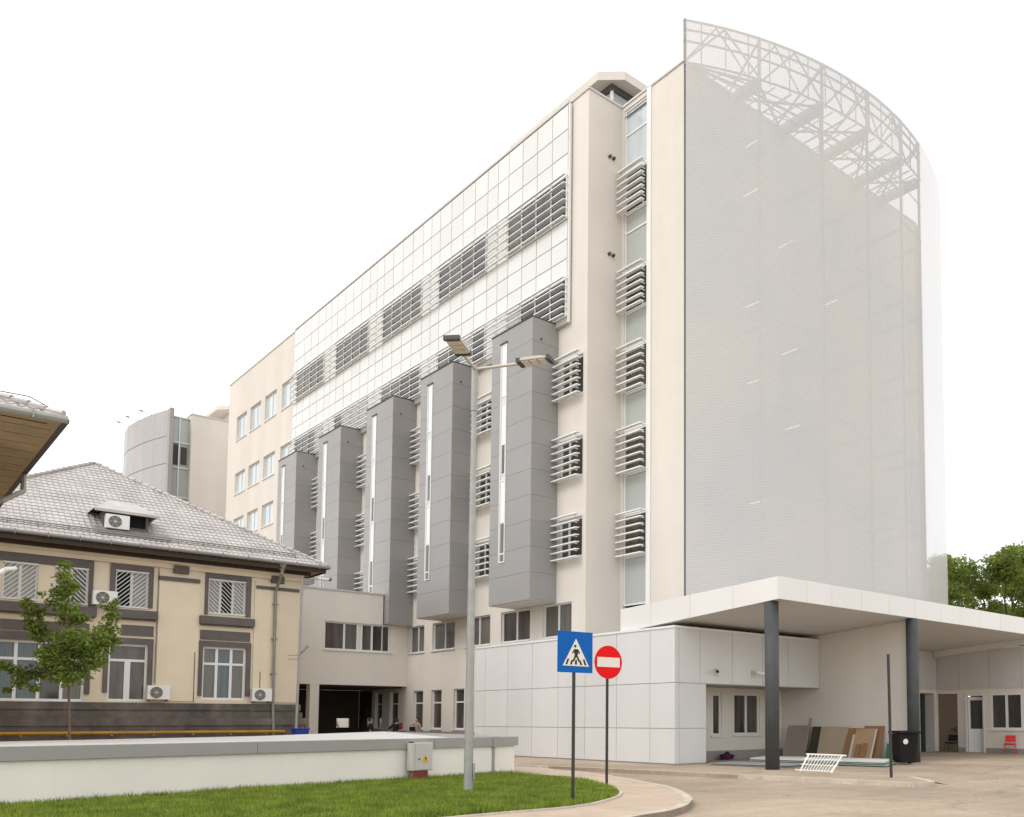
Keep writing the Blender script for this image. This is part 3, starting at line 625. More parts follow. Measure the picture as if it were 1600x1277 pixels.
for a_, b_ in ((XA+0.005,21.22),(21.22,22.55)):
    for c_, d_ in ((0.04,1.255),(1.255,2.835)): pbox(mb, plA, a_+0.01, b_-0.01, c_+0.01, d_-0.01, -0.03, -0.001)
mb.build('panel_cladding', 'white_panel', A)
mb = MB(); mb.box(XA-0.03, XA+0.4, YA+0.4, 35.5, ZA-0.045, ZA+0.035); mb.box(XA-0.03, 29.09, YA-0.03, YA+0.399, ZA-0.045, ZA+0.035); mb.build('parapet_cap', 'white_metal', A)
mb = MB(); mb.box(XA-0.02, XA+0.029, YA-0.01, 35.5, -0.12, 0.03); mb.build('plinth', 'plinth', A)
# recess wall with two windows
plR = ('Y', YREC)
r1a, r1b = onY(1112.5,1083,YREC), onY(1127.5,1150,YREC); r2a, r2b = onY(1146,1083,YREC), onY(1187,1148,YREC)
rw = [(r1a.x, r1b.x, r1b.z, r1a.z), (r2a.x, r2b.x, r2b.z, r2a.z)]
mb = MB(); holed(mb, plR, XA+1.55, 29.09, 0.35, 2.815, rw, 0.2); mb.quad((XA+1.552,YA+0.05,-0.1),(XA+1.552,YREC,-0.1),(XA+1.552,YREC,2.8),(XA+1.552,YA+0.05,2.8)); mb.build('recess_wall', 'cream_wing', A)
mb = MB(); pbox(mb, plR, XA+1.56, 29.09, -0.1, 0.349, -0.02, 0.1); mb.build('plinth', 'plinth', A)
window(A, plR, *rw[0], 0.1, 1, (), 'glass_brown', ft=0.10, sill='white_frame'); window(A, plR, *rw[1], 0.1, 2, (), 'glass_brown', ft=0.09, sill='white_frame')
# fin wall under the canopy
mb = MB(); mb.prism_vec([(29.1,18.3,-0.1),(29.1,25.99,-0.1),(29.1,25.99,4.78),(29.1,24.4,4.86),(29.1,18.3,5.275)], (0.45,0,0)); mb.build('fin_wall', 'cream', A)
mb = MB(); mb.box(29.08, 29.099, 18.31, 24.39, -0.1, 0.12); mb.build('skirting', 'plinth', A)

# ================================================================== CANOPY
CN = thing('entrance_canopy', (30, 20, 0), 'wide white flat entrance canopy carried on two dark round columns', 'canopy')
yf, yb = 17.87, 25.55; X0, X1 = 21.2, 39.84
def csof(y): return 5.31-(y-yf)*0.068
def ctop(y): return 6.02-(y-yf)*0.0475
mb = MB(); e_ = 0.03
mb.prism_vec([(X0+e_,yf+e_,csof(yf)+0.02),(X0+e_,yb,csof(yb)+0.02),(X0+e_,yb,ctop(yb)-0.01),(X0+e_,yf+e_,ctop(yf)-0.01)], (X1-X0-2*e_,0,0)); mb.build('deck', 'joint', CN)
mb = MB(); xj = [X0,22.59,23.92,25.6,27.3,29.0,30.82,32.28,33.88,35.64,37.8,X1]
for a_, b_ in zip(xj[:-1], xj[1:]): mb.box(a_+0.006, b_-0.006, yf, yf+0.029, 5.31, 6.02)
yj = [yf+0.03,19.82,21.83,23.85,yb]
for a_, b_ in zip(yj[:-1], yj[1:]):
    for xx in (X0, X1-0.029): mb.prism_vec([(xx,a_+0.006,csof(a_)),(xx,b_-0.006,csof(b_)),(xx,b_-0.006,ctop(b_)),(xx,a_+0.006,ctop(a_))], (0.029,0,0))
mb.build('fascia', 'white_fascia', CN)
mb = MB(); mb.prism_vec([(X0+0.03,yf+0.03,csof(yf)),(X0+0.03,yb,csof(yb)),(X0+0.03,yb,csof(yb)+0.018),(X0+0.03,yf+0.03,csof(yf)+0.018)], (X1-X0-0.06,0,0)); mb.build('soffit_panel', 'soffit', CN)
mb = MB(); mb.prism_vec([(X1-0.35,yf+0.1,csof(yf)-0.2),(X1-0.35,yb-2.2,csof(yb-2.2)-0.32),(X1-0.35,yb-2.2,csof(yb-2.2)-0.003),(X1-0.35,yf+0.1,csof(yf)-0.003)], (0.33,0,0)); mb.build('edge_beam', 'white_fascia', CN)
mb = MB()
for x_ in (22.5, 25.5, 28.6): mb.box(x_-0.07, x_+0.07, YA+0.5, YA+0.64, ZA+0.04, csof(YA+0.5)+0.0)
mb.build('bracket', 'dark_trim', CN)
for x_, y_ in ((21.42,18.36),(29.0,18.02)):
    mb = MB(); mb.tube((x_,y_,-0.05),(x_,y_,csof(y_)-0.002),0.225,n=32); mb.build('column', 'column', CN, smooth=False)
for o in CN.children:
    if o.name.startswith('column'):
        for p_ in o.data.polygons: p_.use_smooth = len(p_.vertices) == 4

# ================================================================== RIGHT WING
R = thing('service_wing', (40, 20, 0), 'low white panelled service wing at the right with doors and a window', 'building')
XW = 39.84; plS = ('X', XW); ZW = 4.93
mb = MB(); opn = [(22.3,23.38,-0.1,2.85),(20.86,21.9,-0.1,2.8),(19.0,20.57,1.1,2.8)]
holed(mb, plS, 12.0, 23.42, -0.1, 3.0, opn, 0.3)
holed(mb, ('Y', 23.42), 29.56, XW, -0.1, 3.0, [(38.29,39.6,-0.1,2.86)], 0.8)
mb.box(XW+0.02, 52, 12, 12.3, -0.1, ZW-0.02); mb.box(XW+0.6, 52, 12.3, 23.4, ZW-0.3, ZW-0.2); mb.quad((XW+0.001,12,3.0),(XW+0.001,23.42,3.0),(XW+0.001,23.42,ZW),(XW+0.001,12,ZW)); mb.quad((29.56,23.421,3),(XW,23.421,3),(XW,23.421,ZW),(29.56,23.421,ZW))
mb.build('wall', 'cream_wing', R)
wj = [23.41,22.2,20.6,19.02,17.4,15.8,14.2,12.0][::-1]
panels(R, plS, wj, [3.02,ZW-0.03], 'wing_panel_shaded', 'panel_cladding', gap=0.025, d=-0.03, back=-0.002)
mb = MB(); 
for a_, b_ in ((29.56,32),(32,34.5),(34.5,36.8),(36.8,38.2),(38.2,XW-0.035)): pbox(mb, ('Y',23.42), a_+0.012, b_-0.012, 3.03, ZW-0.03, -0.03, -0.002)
mb.build('panel_cladding', 'wing_panel_shaded', R)
mb = MB(); mb.box(XW-0.05, XW+0.3, 12, 23.37, ZW-0.025, ZW+0.04); mb.build('parapet_cap', 'white_metal', R)
mb = MB()
for a_, b_ in ((12.0,20.84),(21.92,22.28)): pbox(mb, plS, a_, b_, -0.1, 0.22, -0.02, -0.001)
mb.build('plinth', 'plinth', R)
mb = MB(); pbox(mb, plS, 22.31, 23.37, -0.1, 2.84, 0.06, 0.12); dr = mb.build('door', 'brown_door', R); dr['label'] = 'plain brown door'
mb = MB(); pbox(mb, plS, 22.42, 22.5, 0.95, 1.2, 0.02, 0.058); pbox(mb, plS, 22.42, 22.7, 1.08, 1.12, -0.03, 0.018); mb.build('handle', 'dark_trim', dr)
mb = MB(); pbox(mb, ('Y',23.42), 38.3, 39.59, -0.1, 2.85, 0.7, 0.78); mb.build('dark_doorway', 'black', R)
mb = MB(); mb.obox((38.95, 23.9, 1.38), (0.02,0.36,0), (0.02,-0.002,0), (0,0,1.42)); d3 = mb.build('door', 'glass_blue', R); d3['label'] = 'blue-grey door leaf standing ajar'
# white half-glazed door, leaf turned inwards
mb = MB()
for a_, b_, c_, e2 in ((20.87,20.95,-0.1,2.79),(21.8,21.89,-0.1,2.79),(20.951,21.799,2.7,2.79)): pbox(mb, plS, a_, b_, c_, e2, -0.04, 0.08)
df = mb.build('door_frame', 'white_frame', R)
mb = MB(); t0 = Vector((XW+0.08, 21.78, 0)); dv = Vector((0.28, -0.70, 0)); nn = Vector((0.7,0.28,0)).normalized()*0.02; up_ = Vector((0,0,1))
for f0, f1, z0_, z1_ in ((0,1,0.0,1.12),(0,0.14,1.12,2.66),(0.86,1,1.12,2.66),(0.14,0.86,2.5,2.66)): mb.obox(t0+dv*(f0+f1)/2+up_*(z0_+z1_)/2, dv*(f1-f0)/2, nn, up_*(z1_-z0_)/2)
d2 = mb.build('door', 'white_frame', R); d2['label'] = 'white half-glazed door standing ajar'
mb = MB(); mb.obox(t0+dv*0.5+up_*1.81, dv*0.36, nn*0.4, up_*0.69); mb.build('pane', 'glass_dark', d2)
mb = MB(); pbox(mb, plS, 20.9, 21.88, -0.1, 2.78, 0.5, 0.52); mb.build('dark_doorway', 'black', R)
window(R, plS, 19.0, 20.57, 1.1, 2.8, 0.06, 2, (), 'glass_dark', ft=0.09, sill='white_frame')

# ================================================================== FAR TOWER
T = thing('far_tower', (24, 92, 0), 'distant cream and grey tower with a curved drum, beyond the old house', 'building')
mb = MB(); mb.box(22.75, 45, 88.5, 110, -0.1, ZR); mb.build('wall', 'cream', T)
mb = MB(); mb.box(22.7, 45, 88.45, 88.8, ZR+0.002, ZR+0.12); mb.box(22.7, 23, 88.8, 110, ZR+0.002, ZR+0.12); mb.build('parapet_cap', 'roof_cap', T)
dp = [(21.2,88.2),(20.75,89.4),(20.3,91.0),(19.9,92.8),(19.6,94.8),(19.42,96.7),(19.6,99),(20.2,101)]
mb = MB(); core = MB()
zz = [0,3.5,7,10.5,14,17.5,21,24.5,27,29.45]
for (a_, b_) in zip(dp[:-1], dp[1:]):
    for c_, d_ in zip(zz[:-1], zz[1:]):
        mb.quad((a_[0],a_[1],c_+0.03),(b_[0],b_[1]-0.03,c_+0.03),(b_[0],b_[1]-0.03,d_-0.03),(a_[0],a_[1],d_-0.03))
    core.quad((a_[0]+0.04,a_[1],0),(b_[0]+0.04,b_[1],0),(b_[0]+0.04,b_[1],29.4),(a_[0]+0.04,a_[1],29.4))
core.box(20.9,21.24,88.21,89.0,0,29.45)
dr_ = mb.build('drum_cladding', 'drum', T); core.build('drum_core', 'bay', dr_)
mb = MB(); mb.box(21.25, 22.745, 89.2, 95, 0, 29.0); gl = mb.build('glazing', 'glass_green', T)
mb = MB()
for x_ in (21.95,): mb.box(x_-0.05, x_+0.05, 89.1, 89.198, 0, 29.0)
for z_ in (28.95,26.6,24.3,21.6,19.4,15.6): mb.box(21.3, 22.74, 89.08, 89.199, z_, z_+0.1)
mb.build('glazing_bar', 'white_frame', gl)
mb = MB(); mb.box(21.3,21.9,89.12,89.197,24.6,26.5); mb.box(22.1,22.6,89.12,89.197,24.7,26.3); mb.build('dark_pane', 'glass_dark', gl)
mb = MB()
for x_, y_ in ((20.2,91.5),(19.7,94.2),(19.45,96.5)): mb.tube((x_,y_,29.4),(x_-0.8,y_+0.2,29.6),0.025,n=6); mb.box(x_-1.0,x_-0.7,y_,y_+0.2,29.57,29.65)
mb.build('floodlight', 'gutter', T)
mb = MB(); mb.prism([(26.4,90.5),(34,90.5),(34,98),(25.6,98),(25.6,91.4)], 31.2, 31.6); mb.box(26.8,34,91.6,97,29.3,31.19); mb.build('roof_pavilion', 'cream', T)

# ================================================================== OLD HOUSE
YH = 40.0; plH = ('Y', YH)
O = thing('old_house', (7.5, 42, 0), 'old two-storey ochre house with grey trim and a pale tiled hipped roof', 'house')
def hp(px, py): q = onY(px, py, YH); return q.x, q.z
def hrect(x0, y0, x1, y1): a_ = hp((x0), y0); b_ = hp(x1, y1); return (a_[0], b_[0], b_[1], a_[1])
HX0, HX1 = 1.35, 14.87; ZW0 = -0.12; ZWT = 8.05
# real openings measured on the facade
up = [(-0.2+0, 0)]
Wn = dict(a1=hrect(5,876,58,939), a2=hrect(86,884,137,946), b=hrect(181,890,231,952), c=hrect(326,904,383,963), A=hrect(-12,998,130,1096), B=hrect(170,1005,228,1096), C=hrect(317,1010,382,1094))
Wn['a0'] = (1.9, 3.6, Wn['a1'][2], Wn['a1'][3])
mb = MB(); holed(mb, plH, HX0, HX1, ZW0, ZWT, list(Wn.values()), 0.22)
mb.quad((HX0,YH,ZW0),(HX0,53.5,ZW0),(HX0,53.5,ZWT),(HX0,YH,ZWT)); mb.quad((HX1,YH,ZW0),(HX1,53.5,ZW0),(HX1,53.5,ZWT),(HX1,YH,ZWT)); mb.quad((HX0,53.5,ZW0),(HX1,53.5,ZW0),(HX1,53.5,ZWT),(HX0,53.5,ZWT))
# shallow pilaster field between the window bays, frieze steps below the eaves
pa, pb = hp(247,960)[0], hp(311,960)[0]
pbox(mb, plH, pa, pb, 2.3, 7.45, -0.05, -0.002)
pc = hp(397,960)[0]; pbox(mb, plH, pc, HX1, 2.3, 7.45, -0.05, -0.002)
pbox(mb, plH, HX0, HX1+0.06, 7.62, 7.80, -0.10, -0.002); pbox(mb, plH, HX0, HX1+0.06, 7.80, ZWT, -0.18, -0.003)
mb.build('wall', 'house', O)
def surround(win, x0, x1, z0, z1, side=True, trim='house_trim'):
    a_, b_, c_, d_ = win; m2 = MB()
    pbox(m2, plH, x0, x1, d_, z1, -0.06, -0.003)
    pbox(m2, plH, x0, a_, z0, d_-0.002, -0.06, -0.003); pbox(m2, plH, b_, x1, z0, d_-0.002, -0.06, -0.003)
    return m2
def grille(parent, win, flip, dd=-0.02):
    a_, b_, c_, d_ = win; m2 = MB(); wdt = b_-a_; hgt = d_-c_; k = -hgt
    step = 0.17
    while k < wdt:
        # diagonal bar u = k + t, z = c + t
        t0_ = max(0, -k); t1_ = min(hgt, wdt-k)
        if t1_-t0_ > 0.03:
            u0_, u1_ = a_+k+t0_, a_+k+t1_
            if flip: u0_, u1_ = b_-(k+t0_), b_-(k+t1_)
            m2.tube(PP(plH,u0_,c_+t0_,dd), PP(plH,u1_,c_+t1_,dd), 0.016, n=5)
        k += step
    pbox(m2, plH, a_, b_, c_+0.0, c_+0.05, dd-0.02, dd+0.02); pbox(m2, plH, a_, b_, d_-0.05, d_, dd-0.02, dd+0.02)
    m2.build('security_grille', 'white_frame', parent)
def sill_block(parent, x0, x1, z0, z1, dd=-0.22):
    m2 = MB(); pbox(m2, plH, x0, x1, z0, z1, dd, -0.004); pbox(m2, plH, x0+0.05, x1-0.05, z0-0.06, z0-0.001, dd+0.08, -0.004); m2.build('sill', 'house_trim', parent)
wA = window(O, plH, *Wn['a1'], 0.14, 2, (), alt=['glass_lace','glass_lace'], ft=0.07); grille(wA, Wn['a1'], False)
sx = hrect(-40,866,146,962)
surround((Wn['a0'][0],Wn['a2'][1],Wn['a2'][2],hp(0,876)[1]+0.02), Wn['a0'][0]-0.1, hp(146,900)[0], hp(140,962)[1]-0.02, hp(60,869)[1]+0.06).build('window_surround', 'house_trim', wA)
sill_block(wA, 1.9, hp(150,950)[0], hp(70,957)[1]-0.05, hp(70,944)[1])
wA2 = window(O, plH, *Wn['a2'], 0.14, 2, (), alt=['glass_lace','glass_curtain'], ft=0.07); grille(wA2, Wn['a2'], True)
window(O, plH, *Wn['a0'], 0.14, 2, (), 'glass_curtain', ft=0.07)
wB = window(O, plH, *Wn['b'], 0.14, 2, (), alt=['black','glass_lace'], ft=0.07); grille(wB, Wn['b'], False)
surround(Wn['b'], hp(172,900)[0], hp(240,900)[0], hp(240,951)[1], hp(200,883)[1]).build('window_surround', 'house_trim', wB); sill_block(wB, hp(174,960)[0], hp(245,960)[0], hp(210,967)[1], hp(210,954)[1])
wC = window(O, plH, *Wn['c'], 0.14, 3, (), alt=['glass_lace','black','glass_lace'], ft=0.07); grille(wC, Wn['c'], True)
surround(Wn['c'], hp(320,930)[0], hp(392,930)[0], hp(350,962)[1], hp(350,898)[1]).build('window_surround', 'house_trim', wC); sill_block(wC, hp(311,970)[0], hp(396,970)[0], hp(350,977)[1], hp(350,965)[1])
wD = window(O, plH, *Wn['A'], 0.14, 4, (hp(60,1030)[1],), alt=['glass_blue','glass_blue','glass_dark','glass_curtain'], ft=0.08)
surround(Wn['A'], Wn['A'][0]-0.35, hp(141,1040)[0], hp(135,1085)[1], hp(60,988)[1]).build('window_surround', 'house_trim', wD)
wE = window(O, plH, *Wn['B'], 0.14, 1, (hp(200,1032)[1],), alt=['glass_brown'], ft=0.08)
mb = MB(); um = (Wn['B'][0]+Wn['B'][1])/2; pbox(mb, plH, um-0.1, um+0.1, Wn['B'][2]+0.08, hp(200,1032)[1]-0.05, 0.084, 0.156); mb.build('mullion', 'white_frame', wE)
surround(Wn['B'], hp(161,1040)[0], hp(238,1040)[0], hp(200,1083)[1], hp(200,997)[1]).build('window_surround', 'house_trim', wE)
wF = window(O, plH, *Wn['C'], 0.14, 3, (hp(350,1038)[1],), alt=['glass_curtain','glass_blue','glass_curtain'], ft=0.08)
surround(Wn['C'], hp(310,1040)[0], hp(391,1040)[0], hp(350,1088)[1], hp(350,1003)[1]).build('window_surround', 'house_trim', wF)
def hrow(x0, x1, y0, y1): return (hp(x0,y0)[0], hp(x1,y0)[0], hp(x0,y1)[1], hp(x0,y0)[1])
for r_, d0_, d1_ in ((hrow(0,140,966.5,983),-0.05,0),(hrow(190,240,976,992.5),-0.05,0),(hrow(313,391,984,999),-0.05,0),(hrow(271,294,884,896),-0.21,0),(hrow(248,312,900,906),-0.135,0),(hrow(423,443,900,911),-0.14,0),(hrow(400,467,915,920),-0.10,0)):
    mb = MB(); pbox(mb, plH, max(r_[0],HX0), r_[1], r_[2], r_[3], d0_, -0.002); mb.build('wall_panel', 'house_trim', O)
# stepped plinth
mb = MB(); zt = hp(200,1098)[1]
for z0_, z1_, dd in ((hp(200,1109)[1],zt,-0.10),(hp(200,1112)[1],hp(200,1109)[1]-0.002,-0.06),(hp(200,1122)[1],hp(200,1112)[1]-0.002,-0.16),(hp(200,1134)[1],hp(200,1122)[1]-0.002,-0.30),(-0.12,hp(200,1134)[1]-0.002,-0.24)): pbox(mb, plH, HX0, HX1+abs(dd), z0_, z1_, dd, -0.004)
mb.build('plinth', 'house_base', O)
# roof: hipped, with real stepped tile rows on the front and right slopes
e0 = Vector((15.67, 39.1, 8.28)); apx = Vector((8.12, 46.65, 13.0)); S = 15.1
def slope(c0, c1, ap, name, rows=27, upt=8):
    c0 = Vector(c0); c1 = Vector(c1); ap = Vector(ap); base = c1-c0; nrm = base.cross(ap-c0).normalized()
    if nrm.z < 0: nrm = -nrm
    wid = base.length; bd = base.normalized(); foot = c0+bd*((ap-c0).dot(bd)); sv = ap-foot; fh = (foot-c0).length
    m2 = MB()
    for r in range(rows):
        f0, f1 = r/rows, (r+1)/rows
        l0, r0 = fh*f0, wid-(wid-fh)*f0
        n_ = max(2, int((r0-l0)/0.2*3)); vs = []
        for k in range(n_+1):
            u_ = l0+(r0-l0)*k/n_
            hgt = 0.017*math.cos(2*PI*u_/0.2)
            lim0 = fh*f1; lim1 = wid-(wid-fh)*f1
            ut = min(max(u_, lim0), lim1)
            pA = c0+bd*u_+sv*f0; pB = c0+bd*ut+sv*f1
            vs += [pA+nrm*(hgt+0.0), pA+nrm*(hgt+0.03), pB+nrm*(hgt+0.005)]
        b0 = len(m2.v); m2.v += [tuple(v) for v in vs]
        for k in range(n_):
            a_ = b0+3*k; m2.f += [(a_,a_+3,a_+4,a_+1),(a_+1,a_+4,a_+5,a_+2)]
    return m2
cFL = (e0.x-S, e0.y, e0.z); cFR = tuple(e0); cBR = (e0.x, e0.y+S, e0.z); cBL = (e0.x-S, e0.y+S, e0.z)
rm = slope(cFL, cFR, apx, 'roof'); r2 = slope(cFR, cBR, apx, 'roof'); rm.add(r2.v, r2.f)
rm.add([cBR, cBL, tuple(apx)], [(0,1,2)]); rm.add([cBL, cFL, tuple(apx)], [(0,1,2)])
rf = rm.build('roof', 'tile', O)
mb = MB()
for cc in (cFL, cFR):
    cc = Vector(cc); nseg_ = 34
    for k in range(nseg_):
        p0 = cc.lerp(apx, k/nseg_); p1 = cc.lerp(apx, (k+1)/nseg_); mb.tube(p0+Vector((0,0,0.07)), p1+Vector((0,0,0.045)), 0.075, 0.06, n=8)
mb.build('ridge_tile', 'tile', rf)
mb = MB(); mb.box(e0.x-S+0.1, e0.x-0.1, e0.y+0.08, YH-0.19, 8.06, 8.10); mb.box(HX1+0.01, e0.x-0.1, YH-0.18, e0.y+S, 8.06, 8.10); mb.build('soffit', 'soffit_wood', rf)
mb = MB(); mb.box(e0.x-S+0.1, e0.x-0.05, e0.y+0.03, e0.y+0.079, 8.0, 8.24); mb.box(e0.x-0.099, e0.x-0.05, e0.y+0.08, e0.y+S, 8.0, 8.24); mb.box(HX0, HX1+0.3, YH-0.32, YH-0.19, 7.9, 8.05); mb.build('eave_board', 'eave_and_passage_dark', rf)
mb = MB(); mb.tube((e0.x-S, e0.y-0.05, 8.25), (e0.x+0.08, e0.y-0.05, 8.25), 0.075, n=10); mb.tube((e0.x+0.05, e0.y-0.05, 8.25), (e0.x+0.05, e0.y+S, 8.25), 0.075, n=10)
for k in range(16): mb.box(e0.x-S+k*0.98, e0.x-S+k*0.98+0.03, e0.y-0.14, e0.y+0.03, 8.16, 8.34)
mb.build('gutter', 'gutter', rf)
# snow guard rail along the eave
mb = MB(); q0 = Vector((e0.x-S+1, e0.y+0.5, e0.z+0.42)); q1 = Vector((e0.x-1.2, e0.y+0.5, e0.z+0.42)); mb.tube(q0, q1, 0.02, n=6); mb.tube(q0+Vector((0,0.05,0.09)), q1+Vector((0,0.05,0.09)), 0.02, n=6)
for k in range(15):
    b_ = q0.lerp(q1, k/14); mb.tube(b_+Vector((0,0,-0.12)), b_+Vector((0,0.06,0.12)), 0.018, n=5)
mb.build('snow_guard', 'gutter', rf)
# dormer
SL = (13.0-8.28)/7.55
def roofz(y): return 8.28+(y-39.1)*SL
def on_roof(px, py):
    d = ray(px, py); t = (8.28-CAM_H+(-39.1)*SL)/(d.z-d.y*SL); return Vector((d.x*t, d.y*t, CAM_H+d.z*t))
dl = on_roof(165, 827); drr = on_roof(232, 832); YD = (dl.y+drr.y)/2; zb = roofz(YD)
dx0, dx1 = onY(166,815,YD).x-0.1, onY(232,815,YD).x; zt_ = onY(200,803,YD).z
mb = MB(); holed(mb, ('Y',YD), dx0, dx1, zb-0.1, zt_, [(onY(201,815,YD).x, onY(228,815,YD).x, onY(215,826,YD).z, zt_-0.05)], 0.15)
yk = YD+(zt_-zb)/SL
for xx in (dx0, dx1): mb.add([(xx,YD,zb-0.1),(xx,YD,zt_),(xx,yk+0.1,zt_)], [(0,1,2)])
dm = mb.build('dormer', 'house_trim', O)
ow = 0.35; zr_ = zt_+0.62; yr_ = 39.1+(zr_-8.28)/SL
mb = MB(); L0 = (dx0-ow, YD-0.3, zt_+0.02); R0 = (dx1+ow, YD-0.3, zt_+0.02); yb2 = 39.1+(zt_+0.02-8.28)/SL
A0 = (dx0+0.3, YD+0.9, zr_); B0 = (dx1-0.3, YD+0.9, zr_); A1 = (dx0+0.3, yr_+0.2, zr_+0.02); B1 = (dx1-0.3, yr_+0.2, zr_+0.02); L1 = (dx0-ow, yb2+0.1, zt_+0.02); R1 = (dx1+ow, yb2+0.1, zt_+0.02)
mb.quad(L0,R0,B0,A0); mb.quad(L0,A0,A1,L1); mb.quad(R0,R1,B1,B0); mb.quad(A0,B0,B1,A1); mb.box(L0[0], R0[0], L0[1], L0[1]+0.04, zt_-0.08, zt_+0.015)
mb.build('dormer_roof', 'tile', dm)
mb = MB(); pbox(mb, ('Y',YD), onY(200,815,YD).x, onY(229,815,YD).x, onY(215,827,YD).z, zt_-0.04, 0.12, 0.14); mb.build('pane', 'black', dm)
mb = MB(); mb.obox(((dx0+dx1)/2+0.2, YD-0.35, zb-0.16), (1.25,0,0), (0,0.3,0.3*SL), (0,0,0.02)); mb.build('flashing', 'gutter', dm)
# downpipe with funnel
mb = MB(); p0 = onY(441,882,39.25); p1 = onY(441,893,39.25); p2 = onY(431,924,39.85); p3 = onY(427,1100,39.82)
mb.tube(p0, p1, 0.22, 0.07, n=10); mb.path([p1, onY(440,898,39.25), p2, (p2.x,39.8,p3.z+0.02), (p2.x,39.6,0.9)], 0.06)
for z_ in (6.5,5,3.5): mb.box(p2.x-0.1, p2.x+0.1, 39.75, 39.95, z_, z_+0.05)
mb.build('downpipe', 'gutter', O)
mb = MB(); q = onY(0,1150,39.5); mb.path([(1.4,39.55,onY(200,1145,39.5).z),(onY(446,1142,39.5).x,39.55,onY(200,1145,39.5).z)], 0.06, n=10)
for k in range(9): mb.box(2.2+k*1.4, 2.25+k*1.4, 39.48, 39.77, onY(200,1145,39.5).z-0.12, onY(200,1145,39.5).z-0.055)
mb.build('gas_pipe', 'yellow', O)
mb = MB(); xw = hp(246,960)[0]; mb.path([(xw-0.02,YH-0.06,7.6),(xw-0.03,YH-0.06,3.0)], 0.012, n=5); mb.build('wall_cable', 'dark_trim', O)
mb = MB(); xw = hp(303,1040)[0]; mb.path([(xw,YH-0.065,4.3),(xw+0.01,YH-0.065,2.3)], 0.014, n=5); mb.build('wall_cable', 'dark_trim', O)
mb = MB(); xw = hp(406,1040)[0]; mb.path([(xw,YH-0.065,3.6),(xw,YH-0.065,2.9)], 0.014, n=5)
mb.build('wall_cable', 'dark_trim', O)

# air-conditioning condensers
def condenser(c, label):      # c: bottom front-left corner
    t = thing('air_conditioner', c, label, 'air conditioner', 'outdoor air-conditioning units on the old house')
    x, y, z = c; ww, hh, dd = 0.80, 0.55, 0.28
    mb = MB(); mb.box(x, x+ww, y, y+dd, z, z+hh); mb.build('casing', 'white_metal', t, bevel=0.015)
    mb = MB(); cx, cz = x+0.31, z+hh/2
    mb.disc((cx, y-0.004, cz), (0.225,0,0), (0,0,0.225), 28); mb.build('fan_opening', 'dark_trim', t)
    mb = MB()
    for r_ in (0.22,0.17,0.12,0.07): 
        pts = [Vector((cx+r_*math.cos(2*PI*i/20), y-0.014, cz+r_*math.sin(2*PI*i/20))) for i in range(21)]; mb.path(pts, 0.007, n=4)
    for i in range(6): mb.tube((cx,y-0.014,cz),(cx+0.22*math.cos(i*PI/3),y-0.014,cz+0.22*math.sin(i*PI/3)),0.007,n=4)
    mb.disc((cx,y-0.02,cz),(0.05,0,0),(0,0,0.05),12); mb.build('fan_grille', 'cabinet', t)
    mb = MB()
    for xx in (x+0.08, x+0.68): mb.box(xx, xx+0.04, y-0.02, y+0.32, z-0.05, z-0.002)
    mb.build('bracket', 'dark_trim', t); return t
acs = [(onY(145,944,39.65), 'air conditioner beside the upper window, half behind the young tree'), (onY(230,1093,39.65), 'air conditioner low on the ochre wall between two ground-floor windows'), (onY(394,1096,39.65), 'air conditioner low on the wall beside the downpipe'), (onY(165,824,YD-0.3), 'air conditioner set in the roof dormer')]
ac0 = condenser(tuple(acs[0][0]), acs[0][1])
for q, lb in acs[1:]: dup(ac0, tuple(q), lb)

# ================================================================== NEAR HOUSE EAVE (left edge)
NH = thing('near_house', (-4, 28, 0), 'nearer house at the left edge, only its tiled eave corner and boarded soffit in view', 'house')
ec = Vector((3.33, 22.5, 7.88))
mb = MB(); mb.box(-8, 2.35, 24.9, 38, -0.12, 7.85); mb.build('wall', 'house', NH)
mb = MB(); mb.quad((ec.x-14,ec.y,ec.z-0.05),(ec.x,ec.y,ec.z-0.05),(ec.x,ec.y+14,ec.z-0.05),(ec.x-14,ec.y+14,ec.z-0.05)); sf = mb.build('soffit', 'soffit_wood', NH)
mb = MB()
for k in range(1, 30): mb.box(ec.x-6, ec.x-0.1, ec.y+k*0.75, ec.y+k*0.75+0.01, ec.z-0.055, ec.z-0.0515)
mb.box(ec.x-13, ec.x-0.25, ec.y+0.25, ec.y+0.27, ec.z-0.066, ec.z-0.052)
mb.build('board_gap', 'eave_and_passage_dark', sf)
ap2 = (ec.x-7, ec.y+7, ec.z+3.1); rm = slope((ec.x-14,ec.y,ec.z+0.08), (ec.x,ec.y,ec.z+0.08), ap2, 'roof', rows=20); r2 = slope((ec.x,ec.y,ec.z+0.08), (ec.x,ec.y+14,ec.z+0.08), ap2, 'roof', rows=20); rm.add(r2.v, r2.f)
nr = rm.build('roof', 'tile', NH)
mb = MB(); 
for k in range(26):
    p0 = Vector((ec.x,ec.y,ec.z+0.08)).lerp(Vector(ap2), k/26); p1 = Vector((ec.x,ec.y,ec.z+0.08)).lerp(Vector(ap2), (k+1)/26); mb.tube(p0+Vector((0,0,0.07)), p1+Vector((0,0,0.045)), 0.075, 0.06, n=8)
mb.build('ridge_tile', 'tile', nr)
mb = MB(); mb.tube((ec.x-14,ec.y-0.04,ec.z+0.02),(ec.x+0.07,ec.y-0.04,ec.z+0.02),0.085,n=10)
for k in range(10): mb.box(ec.x-0.55-k*0.75, ec.x-0.52-k*0.75, ec.y-0.14, ec.y+0.03, ec.z-0.08, ec.z+0.12)
mb.build('gutter', 'galv', nr)
